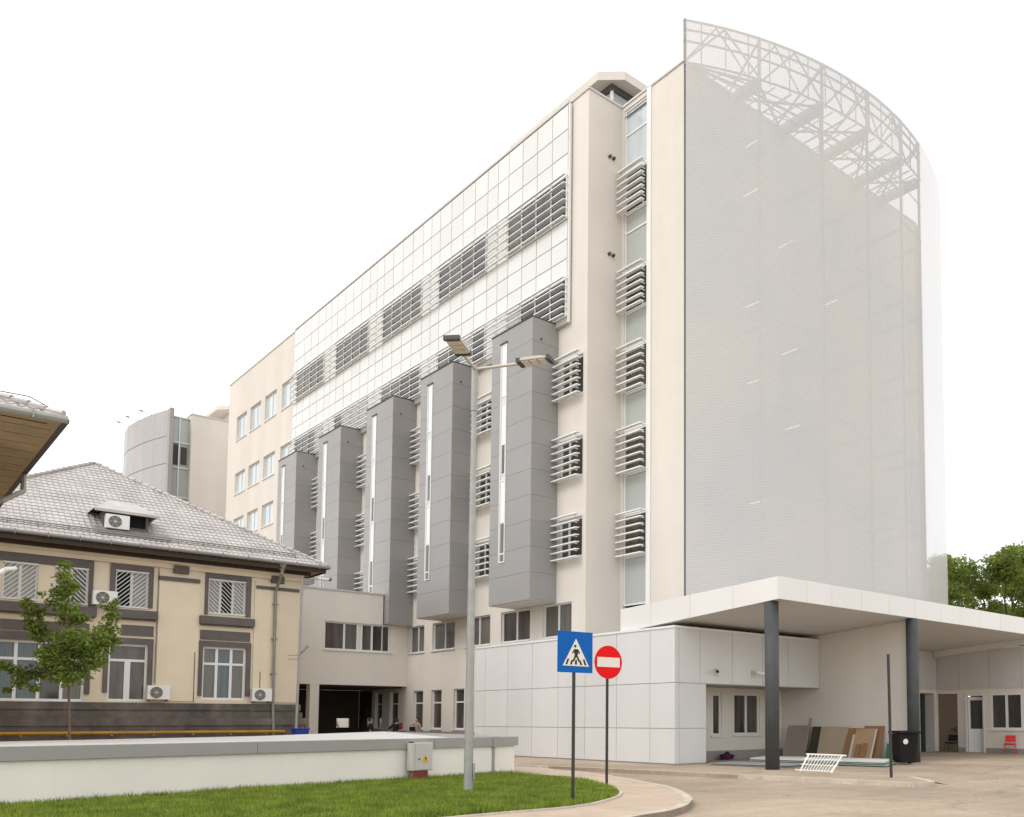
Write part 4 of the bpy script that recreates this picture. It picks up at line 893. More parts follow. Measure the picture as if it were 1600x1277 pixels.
mb = MB(); mb.tube((ec.x+0.03,ec.y-0.02,ec.z+0.0),(ec.x+0.03,ec.y+14,ec.z+0.0),0.08,n=10); mb.build('side_gutter', 'dark_trim', nr)
mb = MB(); mb.path([(ec.x-1.6,ec.y+0.9,ec.z+0.62),(ec.x-1.0,ec.y+0.8,ec.z+0.60),(ec.x-0.55,ec.y+0.5,ec.z+0.52),(ec.x-0.3,ec.y+0.25,ec.z+0.33)], 0.012, n=5); mb.build('roof_cable', 'dark_trim', nr)
pA = onX(37,742,ec.x); pB = onX(36,768,ec.x-0.05); pC = onX(0,784,ec.x-0.7)
mb = MB(); mb.path([pA, pB, pC], 0.06); mb.build('downpipe', 'gutter', NH)

# ================================================================== LOW BOUNDARY WALL
w0 = Vector((2.28,19.9)); w1 = Vector((14.25,21.89)); wd = (w1-w0).normalized(); wn = Vector((-wd.y, wd.x))
def wp(s, o, z): q = w0+wd*s+wn*o; return Vector((q.x, q.y, z))
WL = (w1-w0).length
BWALL = thing('boundary_wall', tuple(wp(6,0,0)), 'long low cream wall with a grey coping behind the lawn', 'wall', kind='thing')
mb = MB(); mb.prism([tuple(wp(-9,0,0))[:2], tuple(wp(WL,0,0))[:2], tuple(wp(WL,0.28,0))[:2], tuple(wp(-9,0.28,0))[:2]], -0.1, 0.82); mb.build('wall_face', 'wall_cream', BWALL)
mb = MB()
brk = [-9,-4,-0.6,4.6,9.3,WL+0.09]
for a_, b_ in zip(brk[:-1], brk[1:]): mb.prism([tuple(wp(a_+0.006,-0.07,0))[:2], tuple(wp(b_-0.006,-0.07,0))[:2], tuple(wp(b_-0.006,0.36,0))[:2], tuple(wp(a_+0.006,0.36,0))[:2]], 0.82, 1.07)
mb.build('coping', 'coping', BWALL)
mb = MB(); s_ = (Vector((13.53,21.77))-w0).dot(wd)
mb.prism([tuple(wp(s_-0.12,-0.10,0))[:2], tuple(wp(s_+0.04,-0.10,0))[:2], tuple(wp(s_+0.04,-0.071,0))[:2], tuple(wp(s_-0.12,-0.071,0))[:2]], 0.80, 1.08); mb.prism([tuple(wp(s_-0.1,-0.03,0))[:2], tuple(wp(s_-0.02,-0.03,0))[:2], tuple(wp(s_-0.02,-0.002,0))[:2], tuple(wp(s_-0.1,-0.002,0))[:2]], 0.03, 0.78)
mb.build('expansion_joint', 'coping', BWALL)
# raised slab behind the wall
mb = MB(); sl_ = [wp(-9,0.37,0), wp(10.2,0.37,0), onZ(600,1143,1.06), onZ(400,1150.5,1.06), onZ(0,1159,1.06), Vector((-6,24.5,0))]
mb.prism([(q.x,q.y) for q in sl_], 0.75, 1.062); st_ = mb.build('raised_slab', 'concrete_pale', None); tag(st_, 'pale concrete slab at the height of the coping behind the low wall', 'slab', kind='thing')
mb = MB(); sl_ = [wp(10.21,0.37,0), wp(WL,0.37,0), onZ(740,1148,1.06), onZ(602,1143,1.06)]
mb.prism([(q.x,q.y) for q in sl_], 0.75, 1.058); st_ = mb.build('ramp_slab', 'concrete_grey', None); tag(st_, 'grey concrete ramp slab behind the right end of the low wall', 'slab', kind='thing')

# ================================================================== ELECTRIC CABINET
cs0 = (Vector((10.61,21.28))-w0).dot(wd); cs1 = (Vector((11.23,21.39))-w0).dot(wd)
CB = thing('electric_cabinet', tuple(wp((cs0+cs1)/2,-0.15,0)), 'grey electrical cabinet with a yellow warning triangle on a red brick base', 'cabinet')
def cbox(mb, s0, s1, o0, o1, z0, z1): mb.prism([tuple(wp(s0,o0,0))[:2], tuple(wp(s1,o0,0))[:2], tuple(wp(s1,o1,0))[:2], tuple(wp(s0,o1,0))[:2]], z0, z1)
mb = MB(); cbox(mb, cs0, cs1, -0.29, -0.08, 0.27, 0.97); mb.build('casing', 'cabinet', CB, bevel=0.012)
mb = MB(); cbox(mb, cs0+0.1, cs1-0.015, -0.305, -0.291, 0.29, 0.95); dd_ = mb.build('door', 'cabinet', CB)
mb = MB(); cx_ = cs0+0.40; zc = 0.56
tri = [(cx_-0.11,zc-0.08),(cx_+0.11,zc-0.08),(cx_,zc+0.11)]
mb.prism_vec([wp(a_,-0.312,b_) for a_, b_ in tri], tuple(wp(0,0.006,0)-wp(0,0,0))); mb.build('warning_triangle', 'warn_yellow', dd_)
mb = MB(); mb.prism_vec([wp(cx_+a_,-0.317,zc+b_) for a_, b_ in ((0.005,0.06),(0.015,0.01),(0.035,0.012),(-0.005,-0.06),(0.002,-0.01),(-0.025,-0.008))], tuple(wp(0,0.004,0)-wp(0,0,0))); cbox(mb, cs0+0.19, cs0+0.225, -0.318, -0.306, 0.54, 0.58); cbox(mb, cs0+0.0, cs0+0.08, -0.25, -0.15, 0.972, 1.0); mb.build('bolt_mark', 'sign_black', dd_)
mb = MB(); cbox(mb, cs0+0.05, cs1-0.12, -0.27, -0.1, -0.02, 0.268); bb = mb.build('brick_base', 'mortar', CB)
mb = MB()
for r in range(4):
    off = 0 if r % 2 else 0.12
    s2 = cs0+0.05
    while s2 < cs1-0.13:
        e2 = min(s2+(0.23 if not (off and s2 < cs0+0.06) else 0.12), cs1-0.12); cbox(mb, s2+0.006, e2-0.006, -0.278, -0.26, 0.0+r*0.068, 0.06+r*0.068); s2 = e2
mb.build('brick', 'brick', bb)

# ================================================================== STREET LAMP
lb = Vector((10.02,17.16,0)); LT = 9.36
SLM = thing('street_lamp', tuple(lb), 'tall grey steel street lamp with two flat heads standing on the lawn', 'street lamp')
mb = MB(); mb.tube(lb+Vector((0,0,-0.05)), lb+Vector((0.0,0,LT)), 0.100, 0.052, n=16); mb.tube(lb+Vector((0,0,8.35)), lb+Vector((0,0,LT+0.02)), 0.072, 0.068, n=16); mb.build('pole', 'galv', SLM)
mb = MB(); ca = RT.copy(); mb.obox(lb+ca*0.12+Vector((0,0,0.45)), ca*0.012, (FW.x*0.03,FW.y*0.03,0), (0,0,0.17)); mb.box(lb.x-0.16,lb.x+0.16,lb.y-0.16,lb.y+0.16,0.0,0.035); mb.build('access_door', 'galv', SLM)
def lamp_arm(dv, ln, tilt, hl=0.74, hw=0.33):
    dv = Vector(dv).normalized(); s_ = lb+Vector((0,0,LT-0.06)); e_ = s_+dv*ln+Vector((0,0,ln*math.tan(tilt)))
    mb = MB(); mb.tube(s_, e_, 0.032, n=10); mb.build('arm', 'lamp_body', SLM)
    ax = (e_-s_).normalized(); sd_ = Vector((-dv.y,dv.x,0)); upv = sd_.cross(ax)*-1
    if upv.z < 0: upv = -upv
    c_ = e_+ax*hl/2
    mb = MB(); mb.obox(c_+upv*0.02, ax*hl/2, sd_*hw/2, upv*0.028); mb.obox(c_+upv*0.07-ax*0.05, ax*hl*0.3, sd_*hw*0.32, upv*0.02); hd = mb.build('lamp_head', 'lamp_body', SLM, bevel=0.012)
    mb = MB(); mb.obox(c_-ax*(hl/2-0.03)+upv*0.015, ax*0.045, sd_*(hw/2+0.006), upv*0.046); mb.build('end_cap', 'dark_trim', hd); mb = MB(); mb.obox(c_+ax*(hl/2-0.025)+upv*0.015, ax*0.04, sd_*(hw/2+0.006), upv*0.046); mb.build('end_cap', 'dark_trim', hd)
    mb = MB()
    for k in (-1,0,1): mb.obox(c_-upv*0.02+ax*k*0.19, ax*0.08, sd_*hw*0.42, upv*0.008)
    mb.build('led_panel', 'led', hd)
lamp_arm(-Vector((FW.x,FW.y,0))*1.0-RT*0.10, 0.72, math.radians(3))
lamp_arm(RT*1.0-Vector((FW.x,FW.y,0))*0.22, 1.05, math.radians(2))

# ================================================================== SIGNS AND POLES
phi = math.radians(-4); sdir = Vector((math.cos(phi), math.sin(phi), 0)); sn = Vector((sdir.y, -sdir.x, 0)); ZU = Vector((0,0,1))
def sp(base, u, z, o): return Vector((base[0],base[1],0))+sdir*u+ZU*z+sn*o
def flat(mb, base, poly, o, th=0.004): mb.prism_vec([sp(base,u,z,o) for u, z in poly], sn*th)
bs = (10.06,13.48); S1 = thing('crossing_sign', (*bs,0), 'square blue pedestrian crossing sign on a thin dark pole at the lawn edge', 'road sign')
mb = MB(); mb.tube((*bs,-0.1), (*bs,3.15), 0.032, n=10); mb.build('pole', 'pole_dark', S1)
hs = 0.385; z0_ = 2.43; mb = MB(); flat(mb, bs, [(-hs,z0_),(hs,z0_),(hs,z0_+0.77),(-hs,z0_+0.77)], 0.034, 0.012); pn = mb.build('panel', 'sign_blue', S1)
T_ = lambda x, y: ((x-565)/500*0.77, z0_+(905-y)/630*0.77)      # drawing grid of the sign face
mb = MB(); flat(mb, bs, [T_(385,802),T_(762,806),T_(572,385)], 0.047); mb.build('triangle', 'sign_white', pn)
mb = MB()
flat(mb, bs, [(T_(560,498)[0]+0.026*math.cos(i*PI/8), T_(560,498)[1]+0.026*math.sin(i*PI/8)) for i in range(16)], 0.052)
flat(mb, bs, [T_(545,545),T_(597,545),T_(600,625),T_(588,640),T_(560,640),T_(550,625)], 0.052)
for pts in ([(548,545),(560,560),(530,612),(514,605)], [(590,545),(602,548),(632,605),(618,614),(595,580)], [(556,638),(582,640),(540,738),(518,735)], [(566,640),(590,636),(634,735),(612,742)]): flat(mb, bs, [T_(*q) for q in pts], 0.0523)
for pts in ([(452,695),(474,695),(448,782),(422,782)], [(505,715),(524,715),(516,782),(488,782)], [(562,706),(582,706),(586,782),(558,782)], [(622,715),(640,718),(662,784),(632,784)], [(672,697),(694,697),(724,786),(696,786)]): flat(mb, bs, [T_(*q) for q in pts], 0.0526)
mb.build('pedestrian_symbol', 'sign_black', pn)
bn = (13.35,16.57); S2 = thing('no_entry_sign', (*bn,0), 'round red no-entry sign with a white bar on a thin dark pole', 'road sign')
mb = MB(); mb.tube((*bn,-0.1), (*bn,3.2), 0.034, n=10); mb.build('pole', 'pole_dark', S2)
zc = 2.915; rr = 0.395; mb = MB(); flat(mb, bn, [(rr*math.cos(i*PI/24), zc+rr*math.sin(i*PI/24)) for i in range(48)], 0.036, 0.012); pn = mb.build('panel', 'sign_red', S2)
mb = MB(); flat(mb, bn, [(-0.325,zc-0.115),(0.325,zc-0.115),(0.325,zc+0.115),(-0.325,zc+0.115)], 0.049); mb.build('white_bar', 'sign_white', pn)
bp = Vector((20.82,13.65,0)); mb = MB(); mb.tube(bp+Vector((0,0,-0.05)), bp+Vector((-0.03,0.02,3.3)), 0.04, n=10); mb.tube(bp+Vector((-0.03,0.02,3.3)), bp+Vector((-0.03,0.02,3.33)), 0.045, n=10)
bpo = mb.build('bare_pole', 'pole_dark'); tag(bpo, 'bare dark pole without a sign at the end of the kerb', 'pole', kind='thing')

# lamp by the old house corner, with blue bin at its foot
lp = thing('wall_lamp_post', (14.5, 39.0, 0), 'slender grey lamp post with a long arm at the corner of the ochre house', 'street lamp')
zt2 = 7.62; mb = MB(); mb.tube((14.45,39,-0.1), (14.55,39,zt2), 0.06, 0.045, n=10); mb.build('pole', 'galv', lp)
mb = MB(); q = onY(512,905.5,39); mb.tube((14.55,39,zt2-0.02), (q.x-0.35,39,q.z), 0.03, n=8); mb.build('arm', 'galv', lp)
mb = MB(); mb.obox((q.x-0.2,39,q.z), (0.24,0,0.0), (0,0.09,0), (0,0,0.045)); hd = mb.build('lamp_head', 'white_metal', lp, bevel=0.01); mb = MB(); mb.obox((q.x+0.09,39,q.z), (0.05,0,0), (0,0.095,0), (0,0,0.055)); mb.build('end_cap', 'dark_trim', hd)
mb = MB(); q0 = onY(463,1029,39); q1 = onY(481,1010,39); mb.path([Vector((14.5,39,q0.z)), q0+Vector((0.1,0,0.1)), q0.lerp(q1,0.6)], 0.02); mb.build('arm', 'gutter', lp)
mb = MB(); a_ = q0.lerp(q1,0.5); d_ = (q1-a_); mb.obox(a_+d_*0.5, d_*0.55, (0,0.06,0), (-0.02,0,0.03)); mb.box(14.05,14.45,38.97,39.0,4.28,4.31); mb.box(14.05,14.45,38.97,39.0,4.12,4.15); mb.build('lamp_head', 'gutter', lp)
bb0 = thing('blue_bin', (14.4, 38.4, 0), 'blue plastic bin at the foot of the slender lamp post', 'bin')
mb = MB(); mb.add([(14.2,38.2,-0.1),(14.62,38.2,-0.1),(14.62,38.6,-0.1),(14.2,38.6,-0.1),(14.14,38.12,1.15),(14.68,38.12,1.15),(14.68,38.66,1.15),(14.14,38.66,1.15)], [(3,2,1,0),(0,1,5,4),(1,2,6,5),(2,3,7,6),(3,0,4,7)]); mb.build('body', 'blue_plastic', bb0)
mb = MB(); mb.box(14.11,14.71,38.09,38.69,1.151,1.2); mb.build('lid', 'blue_plastic', bb0, bevel=0.01)
# white curved lamp at the left edge
cl = thing('curved_lamp', (2.0, 22.3, 0), 'white curved lamp arm reaching in at the left edge before the ochre wall', 'street lamp')
mb = MB(); mb.tube((1.9,22.0,-0.1),(1.9,22.0,3.6),0.05,n=10); mb.build('pole', 'white_metal', cl)
mb = MB(); pts = [Vector((1.9,22,3.6)),Vector((1.95,22,3.95)),Vector((2.08,22,4.2)),Vector((2.27,22,4.4)),Vector((2.43,22,4.53))]; mb.path(pts, 0.05, n=10); mb.build('arm', 'white_metal', cl, smooth=True)
mb = MB(); mb.obox((2.5,22,4.55),(0.10,0,0.02),(0,0.07,0),(-0.008,0,0.035)); mb.build('lamp_head', 'white_metal', cl, bevel=0.02)

# ================================================================== SMALL THINGS UNDER THE CANOPY
def leaning(name, y0, y1, zt, thick, m, label, cat='board', gap=0.0, group='boards leaning on the fin wall', foot=0.42, zb=0.005, ylean=0.0):
    xt = 29.06-gap; h = zt; xb = xt-foot*h
    mb = MB(); n_ = Vector((h, 0, -(xt-xb))).normalized()*-1; tv = n_*thick
    mb.prism_vec([(xb,y0,zb),(xb,y1,zb),(xt,y1+ylean,zt),(xt,y0+ylean,zt)], tv); o = mb.build(name, m, None, bevel=0.004); tag(o, label, cat, group); return o
leaning('leaning_board', 24.0, 22.85, 1.30, 0.05, 'board_grey', 'grey-mauve board leaning leftmost against the wall', foot=0.3)
leaning('leaning_board', 22.72, 22.3, 1.27, 0.04, 'board_dark', 'dark board edge between the grey and the beige leaning boards', foot=0.3)
leaning('leaning_board', 22.28, 20.95, 1.26, 0.04, 'board_beige', 'wide beige board leaning in the middle of the row', foot=0.3)
leaning('leaning_board', 20.98, 20.2, 1.22, 0.03, 'board_brown', 'dark brown board leaning behind the beige one', gap=-0.0, foot=0.4)
leaning('leaning_board', 20.2, 19.3, 1.31, 0.03, 'board_brown', 'tall brown board with a dark top edge, rightmost of the row', foot=0.3)
leaning('leaning_board', 20.5, 19.55, 1.2, 0.04, 'board_tan', 'broad tan board leaning in front of the brown ones', gap=0.10, foot=0.4)
leaning('timber_strip', 19.58, 19.52, 1.2, 0.03, 'plaster_sheet', 'thin pale strip along the edge of the tan board', 'strip', gap=0.16, foot=0.4)
leaning('timber_strip', 20.62, 20.45, 0.98, 0.03, 'plaster_sheet', 'short pale strip leaning before the brown boards', 'strip', gap=0.18, foot=0.4)
leaning('timber_strip', 22.84, 22.76, 1.62, 0.03, 'board_grey', 'long grey strip standing taller than the boards', 'strip', gap=0.06, foot=0.3)
leaning('offcut', 20.3, 20.08, 0.62, 0.03, 'board_brown', 'short brown offcut leaning left against the tan board', 'offcut', gap=0.44, foot=0.4)
leaning('offcut', 19.98, 19.8, 0.66, 0.03, 'board_brown', 'short brown offcut leaning right against the tan board', 'offcut', gap=0.44, foot=0.4)
leaning('green_panel', 19.2, 18.75, 0.66, 0.04, 'board_green', 'small green panel leaning beside the black bin', 'panel', foot=0.2)
def sheet_stack(name, c0, uv, vv, n, m, m2, label, cat='sheets', z=0.01):
    mb = MB(); c0 = Vector(c0)
    t = thing(name, (c0.x, c0.y, 0), label, cat)
    for k in range(n):
        o_ = Vector((jit(0.08), jit(0.08), 0)); q = c0+o_
        mb2 = MB(); mb2.prism_vec([q+Vector((0,0,z+k*0.026)), q+Vector(uv)+Vector((0,0,z+k*0.026)), q+Vector(uv)+Vector(vv)+Vector((0,0,z+k*0.026)), q+Vector(vv)+Vector((0,0,z+k*0.026))], (0,0,0.024)); mb2.build('sheet', m if k > n-3 else m2, t)
    return t
sheet_stack('plasterboard_stack', (25.2,16.7,0), (1.9,0.9,0), (-1.1,4.9,0), 7, 'plaster_sheet', 'sheet_green', 'low stack of pale plasterboard sheets on the ground before the leaning boards')
sheet_stack('metal_sheet_stack', (22.4,18.6,0), (1.6,0.3,0), (-0.5,3.0,0), 3, 'sheet_metal', 'sheet_metal', 'flat grey sheets lying on the ground at the annex corner')
# white railing section
RL = thing('railing_section', (20.4, 15.6, 0), 'white metal railing section propped on the sheets under the canopy', 'railing')
t1 = onX(1260,1178.5,20.75); t2 = onX(1322,1181,20.75); b1_ = onX(1246,1205,20.05); b2_ = onX(1300,1208,20.05)
mb = MB(); mb.tube(t1, t2, 0.025, n=6); mb.tube(t1.lerp(b1_,0.93)+Vector((0,0.1,0)), t2.lerp(b2_,0.93), 0.018, n=6); mb.tube(t1.lerp(b1_,0.28), t2.lerp(b2_,0.28), 0.014, n=6); mb.tube(t1.lerp(b1_,0.6), t2.lerp(b2_,0.6), 0.014, n=6)
mb.build('rail', 'white_metal', RL)
mb = MB(); mb.tube(t1.lerp(t2,0.06), b1_.lerp(b2_,0.08), 0.022, n=6); mb.build('post', 'white_metal', RL); mb = MB(); mb.tube(t1.lerp(t2,0.90), b1_.lerp(b2_,0.98), 0.022, n=6); mb.build('post', 'white_metal', RL)
mb = MB()
for k in range(1, 12): mb.tube(t1.lerp(t2,k/12), t1.lerp(t2,k/12).lerp(b1_.lerp(b2_,k/12), 0.95), 0.011, n=5)
mb.build('baluster', 'white_metal', RL)
# wheelie bin
BN = thing('wheelie_bin', (27.3, 17.35, 0), 'black wheeled waste bin with a round white sticker beside the right column', 'bin')
bx, by = 27.3, 17.35; mb = MB(); f_ = Vector((-0.5,-0.86,0)).normalized(); s_ = Vector((f_.y,-f_.x,0))
def bq(a_, b_, z): return Vector((bx,by,z))+s_*a_+f_*b_
mb.add([bq(-0.29,-0.3,0.06),bq(0.29,-0.3,0.06),bq(0.29,0.28,0.06),bq(-0.29,0.28,0.06),bq(-0.37,-0.38,1.07),bq(0.37,-0.38,1.07),bq(0.37,0.36,1.07),bq(-0.37,0.36,1.07)], [(3,2,1,0),(4,5,6,7),(0,1,5,4),(1,2,6,5),(2,3,7,6),(3,0,4,7)]); mb.build('body', 'bin', BN, bevel=0.03)
mb = MB(); mb.obox(bq(0,0,1.115), s_*0.41, f_*0.42, ZU*0.035); mb.obox(bq(0,-0.02,1.16), s_*0.33, f_*0.34, ZU*0.012); mb.build('lid', 'bin', BN, bevel=0.015)
mb = MB(); 
for sg in (-1,1): mb.tube(bq(sg*0.33,-0.34,0.1), bq(sg*0.40,-0.34,0.1), 0.11, n=16)
mb.build('wheel', 'dark_trim', BN)
mb = MB(); cc = bq(0.13,0.355,0.80); mb.disc(cc+f_*0.004, s_*0.095, ZU*0.095+f_*0.008, 20); mb.build('sticker', 'sign_white', BN)
# chairs
def chair(c, m_seat, m_leg, label, rot):
    t = thing('visitor_chair', c, label, 'chair', 'chairs outside the service wing'); c = Vector(c); f_ = Vector((math.cos(rot),math.sin(rot),0)); s_ = Vector((-f_.y,f_.x,0))
    def q(a_, b_, z): return c+s_*a_+f_*b_+ZU*z
    mb = MB(); mb.obox(q(0,0.0,0.45), s_*0.24, f_*0.22, ZU*0.03); mb.build('seat', m_seat, t, bevel=0.02)
    mb = MB(); mb.obox(q(0,-0.24,0.69), s_*0.23, f_*0.02-ZU*0.003, ZU*0.15-f_*0.03); mb.build('backrest', m_seat, t, bevel=0.015)
    for sg in (-1,1):
        for b_, bt in ((0.2,0.24),(-0.2,-0.26)): mb = MB(); mb.tube(q(sg*0.22,b_,0.44), q(sg*0.24,bt,0.0), 0.014, n=6); mb.build('leg', m_leg, t)
    mb = MB()
    for sg in (-1,1): mb.tube(q(sg*0.2,-0.2,0.42), q(sg*0.2,-0.25,0.75), 0.013, n=6)
    mb.tube(q(-0.22,0.2,0.42), q(0.22,0.2,0.42), 0.013, n=6); mb.build('back_frame', m_leg, t); return t
chair((39.1,22.25,0), 'black_fabric', 'dark_trim', 'black visitor chair in front of the brown door', PI*1.05)
chair((39.2,19.35,0), 'red_plastic', 'red_plastic', 'red chair under the window of the service wing', PI*1.1)
# purple bundle
bu = MB(); c0 = onY(1133,1184,24.1)
bmm = bmesh.new(); bmesh.ops.create_icosphere(bmm, subdivisions=3, radius=1)
for v in bmm.verts:
    nz = 0.25*math.sin(v.co.x*5+1)*math.cos(v.co.y*4)+0.15*math.sin(v.co.z*7); v.co = Vector((v.co.x*0.28*(1+nz), v.co.y*0.2*(1+nz), max(-0.6,v.co.z)*0.15*(1+nz)))+Vector((c0.x,24.0,0.13))
bu.add([v.co.copy() for v in bmm.verts], [[v.index for v in f.verts] for f in bmm.faces]); bmm.free()
bo = bu.build('cloth_bundle', 'purple', None, smooth=True); tag(bo, 'crumpled purple bundle on the ground below the recess windows', 'bundle')
# security cameras
def cctv(px, py, label, flip):
    q = onY(px, py, YA); t = thing('security_camera', tuple(q), label, 'camera', 'security cameras on the annex'); x, y, z = q
    mb = MB(); mb.box(x-0.09, x+0.03, y-0.06, y-0.002, z-0.16, z+0.1); mb.build('mount', 'cabinet', t, bevel=0.01)
    mb = MB(); mb.tube((x-0.03,y-0.06,z+0.02),(x+0.05*flip,y-0.22,z+0.02),0.02,n=6); mb.build('bracket', 'cabinet', t)
    mb = MB(); mb.tube((x+0.0*flip,y-0.2,z+0.03),(x+0.3*flip,y-0.36,z-0.03),0.055,n=12); bd = mb.build('housing', 'white_metal', t)
    mb = MB(); mb.tube((x+0.3*flip,y-0.36,z-0.03),(x+0.315*flip,y-0.368,z-0.033),0.058,n=12); mb.build('lens', 'sign_black', bd)
cctv(1119,1049,'small pale security camera above the narrow recess window', -1); cctv(1176,1052,'bullet security camera with a dark lens above the wide recess window', 1)

# ================================================================== VAN in the passage
vx, vy = 22.0, 56.6; V = thing('white_van', (vx,vy,-0.12), 'white van seen small at the far end of the dark passage', 'van')
prof = [(-2.2,0.25),(2.2,0.25),(2.2,1.0),(1.75,1.12),(1.2,1.76),(-2.1,1.82),(-2.2,1.7)]
mb = MB(); mb.prism_vec([(vx-0.85, vy+a_*-1, b_) for a_, b_ in prof], (1.7,0,0)); mb.build('body', 'van_white', V, bevel=0.06)
mb = MB(); mb.quad((vx-0.7,vy-1.72,1.17),(vx+0.7,vy-1.72,1.17),(vx+0.66,vy-1.26,1.7),(vx-0.66,vy-1.26,1.7)); mb.build('windscreen', 'glass_dark', V)
for sx_ in (-0.86,0.72):
    for sy_ in (-1.4,1.4): mb = MB(); mb.tube((vx+sx_,vy+sy_,0.2),(vx+sx_+0.14,vy+sy_,0.2),0.32,n=18); mb.build('wheel', 'bin', V)
for sg in (-1,1): mb = MB(); mb.box(vx+sg*0.6-0.15,vx+sg*0.6+0.15,vy-2.23,vy-2.19,0.75,0.92); mb.build('headlight', 'white_metal', V)

# ================================================================== PEOPLE
def person(c, rot, label, shirt, pose, hair_m='hair'):
    t = thing('person', c, label, 'person', 'people standing by the passage')
    sk = dict(pelvis=((0,0,0.93),0.135), waist=((0,0,1.08),0.12), chest=((0,0,1.28),0.145), yoke=((0,0,1.40),0.10), neck=((0,0.01,1.49),0.052), head=((0,0.02,1.58),0.078), crown=((0,0.01,1.68),0.082), top=((0,0.0,1.735),0.05))
    ed = [('pelvis','waist'),('waist','chest'),('chest','yoke'),('yoke','neck'),('neck','head'),('head','crown'),('crown','top')]
    sk['nose'] = ((0,0.105,1.60),0.016); ed.append(('head','nose'))
    for s_, n_ in ((-1,'l'),(1,'r')):
        arm = pose.get(n_, [(0.19,0,1.40),(0.24,-0.03,1.13),(0.25,0.06,0.90)])
        a0, a1, a2 = [(s_*q[0],q[1],q[2]) for q in arm]
        sk['sh'+n_] = (a0,0.062); sk['el'+n_] = (a1,0.043); sk['wr'+n_] = (a2,0.03)
        ed += [('yoke','sh'+n_),('sh'+n_,'el'+n_),('el'+n_,'wr'+n_)]
        d = (Vector(a2)-Vector(a1)).normalized(); pm = Vector(a2)+d*0.07; sk['pa'+n_] = (tuple(pm),0.035); ed.append(('wr'+n_,'pa'+n_))
        sd_ = d.orthogonal().normalized()
        for k in range(4):
            b_ = pm+sd_*(k-1.5)*0.02+d*0.03; e1 = b_+d*(0.05+0.008*(1.5-abs(k-1.5))); sk['fa%d%s'%(k,n_)] = (tuple(b_),0.011); sk['fb%d%s'%(k,n_)] = (tuple(e1),0.008); ed += [('pa'+n_,'fa%d%s'%(k,n_)),('fa%d%s'%(k,n_),'fb%d%s'%(k,n_))]
        th = Vector(a2)+d*0.02+sd_*0.04; sk['th'+n_] = (tuple(th),0.011); sk['tt'+n_] = (tuple(th+d*0.04+sd_*0.02),0.008); ed += [('wr'+n_,'th'+n_),('th'+n_,'tt'+n_)]
        sk['hp'+n_] = ((s_*0.09,0,0.88),0.10); sk['kn'+n_] = ((s_*0.10,0.02,0.50),0.062); sk['an'+n_] = ((s_*0.10,-0.01,0.09),0.042); sk['to'+n_] = ((s_*0.11,0.15,0.035),0.035)
        ed += [('pelvis','hp'+n_),('hp'+n_,'kn'+n_),('kn'+n_,'an'+n_),('an'+n_,'to'+n_)]
    ln = pose.get('lean', 0.0)
    def warp(p):
        x, y, z = p
        if z > 0.95: y += ln*(z-0.95); 
        return Vector((x, y, z-(0.0 if z < 0.95 else abs(ln)*0.25*(z-0.95))))
    R_ = Matrix.Rotation(rot, 3, 'Z'); names = list(sk)
    def skin_obj(nm, keys, grow, m, parent, rootk):
        me = bpy.data.meshes.new(nm); idx = {k: i for i, k in enumerate(keys)}
        me.from_pydata([tuple(R_ @ warp(sk[k][0])) for k in keys], [(idx[a_],idx[b_]) for a_, b_ in ed if a_ in idx and b_ in idx], [])
        o = bpy.data.objects.new(nm, me); COL.objects.link(o); o.parent = parent
        md = o.modifiers.new('skin', 'SKIN'); md.use_smooth_shade = True
        for k in keys: r_ = sk[k][1]*grow; me.skin_vertices[0].data[idx[k]].radius = (r_, r_)
        me.skin_vertices[0].data[idx[rootk]].use_root = True
        sb = o.modifiers.new('sub', 'SUBSURF'); sb.levels = 1; sb.render_levels = 2
        me.materials.append(MT[m]); return o
    body = skin_obj('body', names, 1.0, 'skin', t, 'pelvis')
    skin_obj('shirt', ['pelvis','waist','chest','yoke','shl','ell','shr','elr'], 1.13, shirt, t, 'pelvis')
    skin_obj('trousers', ['pelvis','hpl','knl','anl','hpr','knr','anr'], 1.12, 'trousers', t, 'pelvis')
    hm = bmesh.new(); bmesh.ops.create_icosphere(hm, subdivisions=3, radius=1)
    for v in hm.verts:
        z = v.co.z; fr = v.co.y
        s2 = 1.0
        if fr > 0.25 and z < 0.45: s2 = 0.72
        v.co = Vector((v.co.x*0.098*s2, v.co.y*0.112*s2-0.012, max(z,-0.75)*0.115*s2))
    h2 = MB(); h2.add([R_ @ warp(Vector((0,0.0,1.665))+v.co)+Vector(c) for v in hm.verts], [[v.index for v in f.verts] for f in hm.faces]); hm.free(); h2.build('hair', hair_m, t, smooth=True)
    return t
q = onY(579,1125,43.0); person((q.x,43.0,-0.1), math.radians(250), 'person in a black top with dark hair standing left before the passage', 'shirt_black', {})
q = onY(617,1125,43.5); pr = person((q.x,43.5,-0.1), math.radians(300), 'person in black with one hand on the hip and a red bag', 'shirt_black', dict(l=[(0.19,0,1.40),(0.40,-0.04,1.16),(0.17,0.06,0.99)], lean=0.25))
bgm = MB(); bgm.obox((q.x+0.2,43.25,1.24),(0.04,0.08,0),(0.07,-0.05,0),(0,0,0.17)); bg = bgm.build('shoulder_bag', 'bag_red', None, bevel=0.04); tag(bg, 'dark red bag on the shoulder of the person in black', 'bag')
q = onY(652,1120,42.0); person((q.x,42.0,-0.08), math.radians(100), 'person in a pale grey shirt with dark hair seen from behind by the tall windows', 'shirt_grey', {})
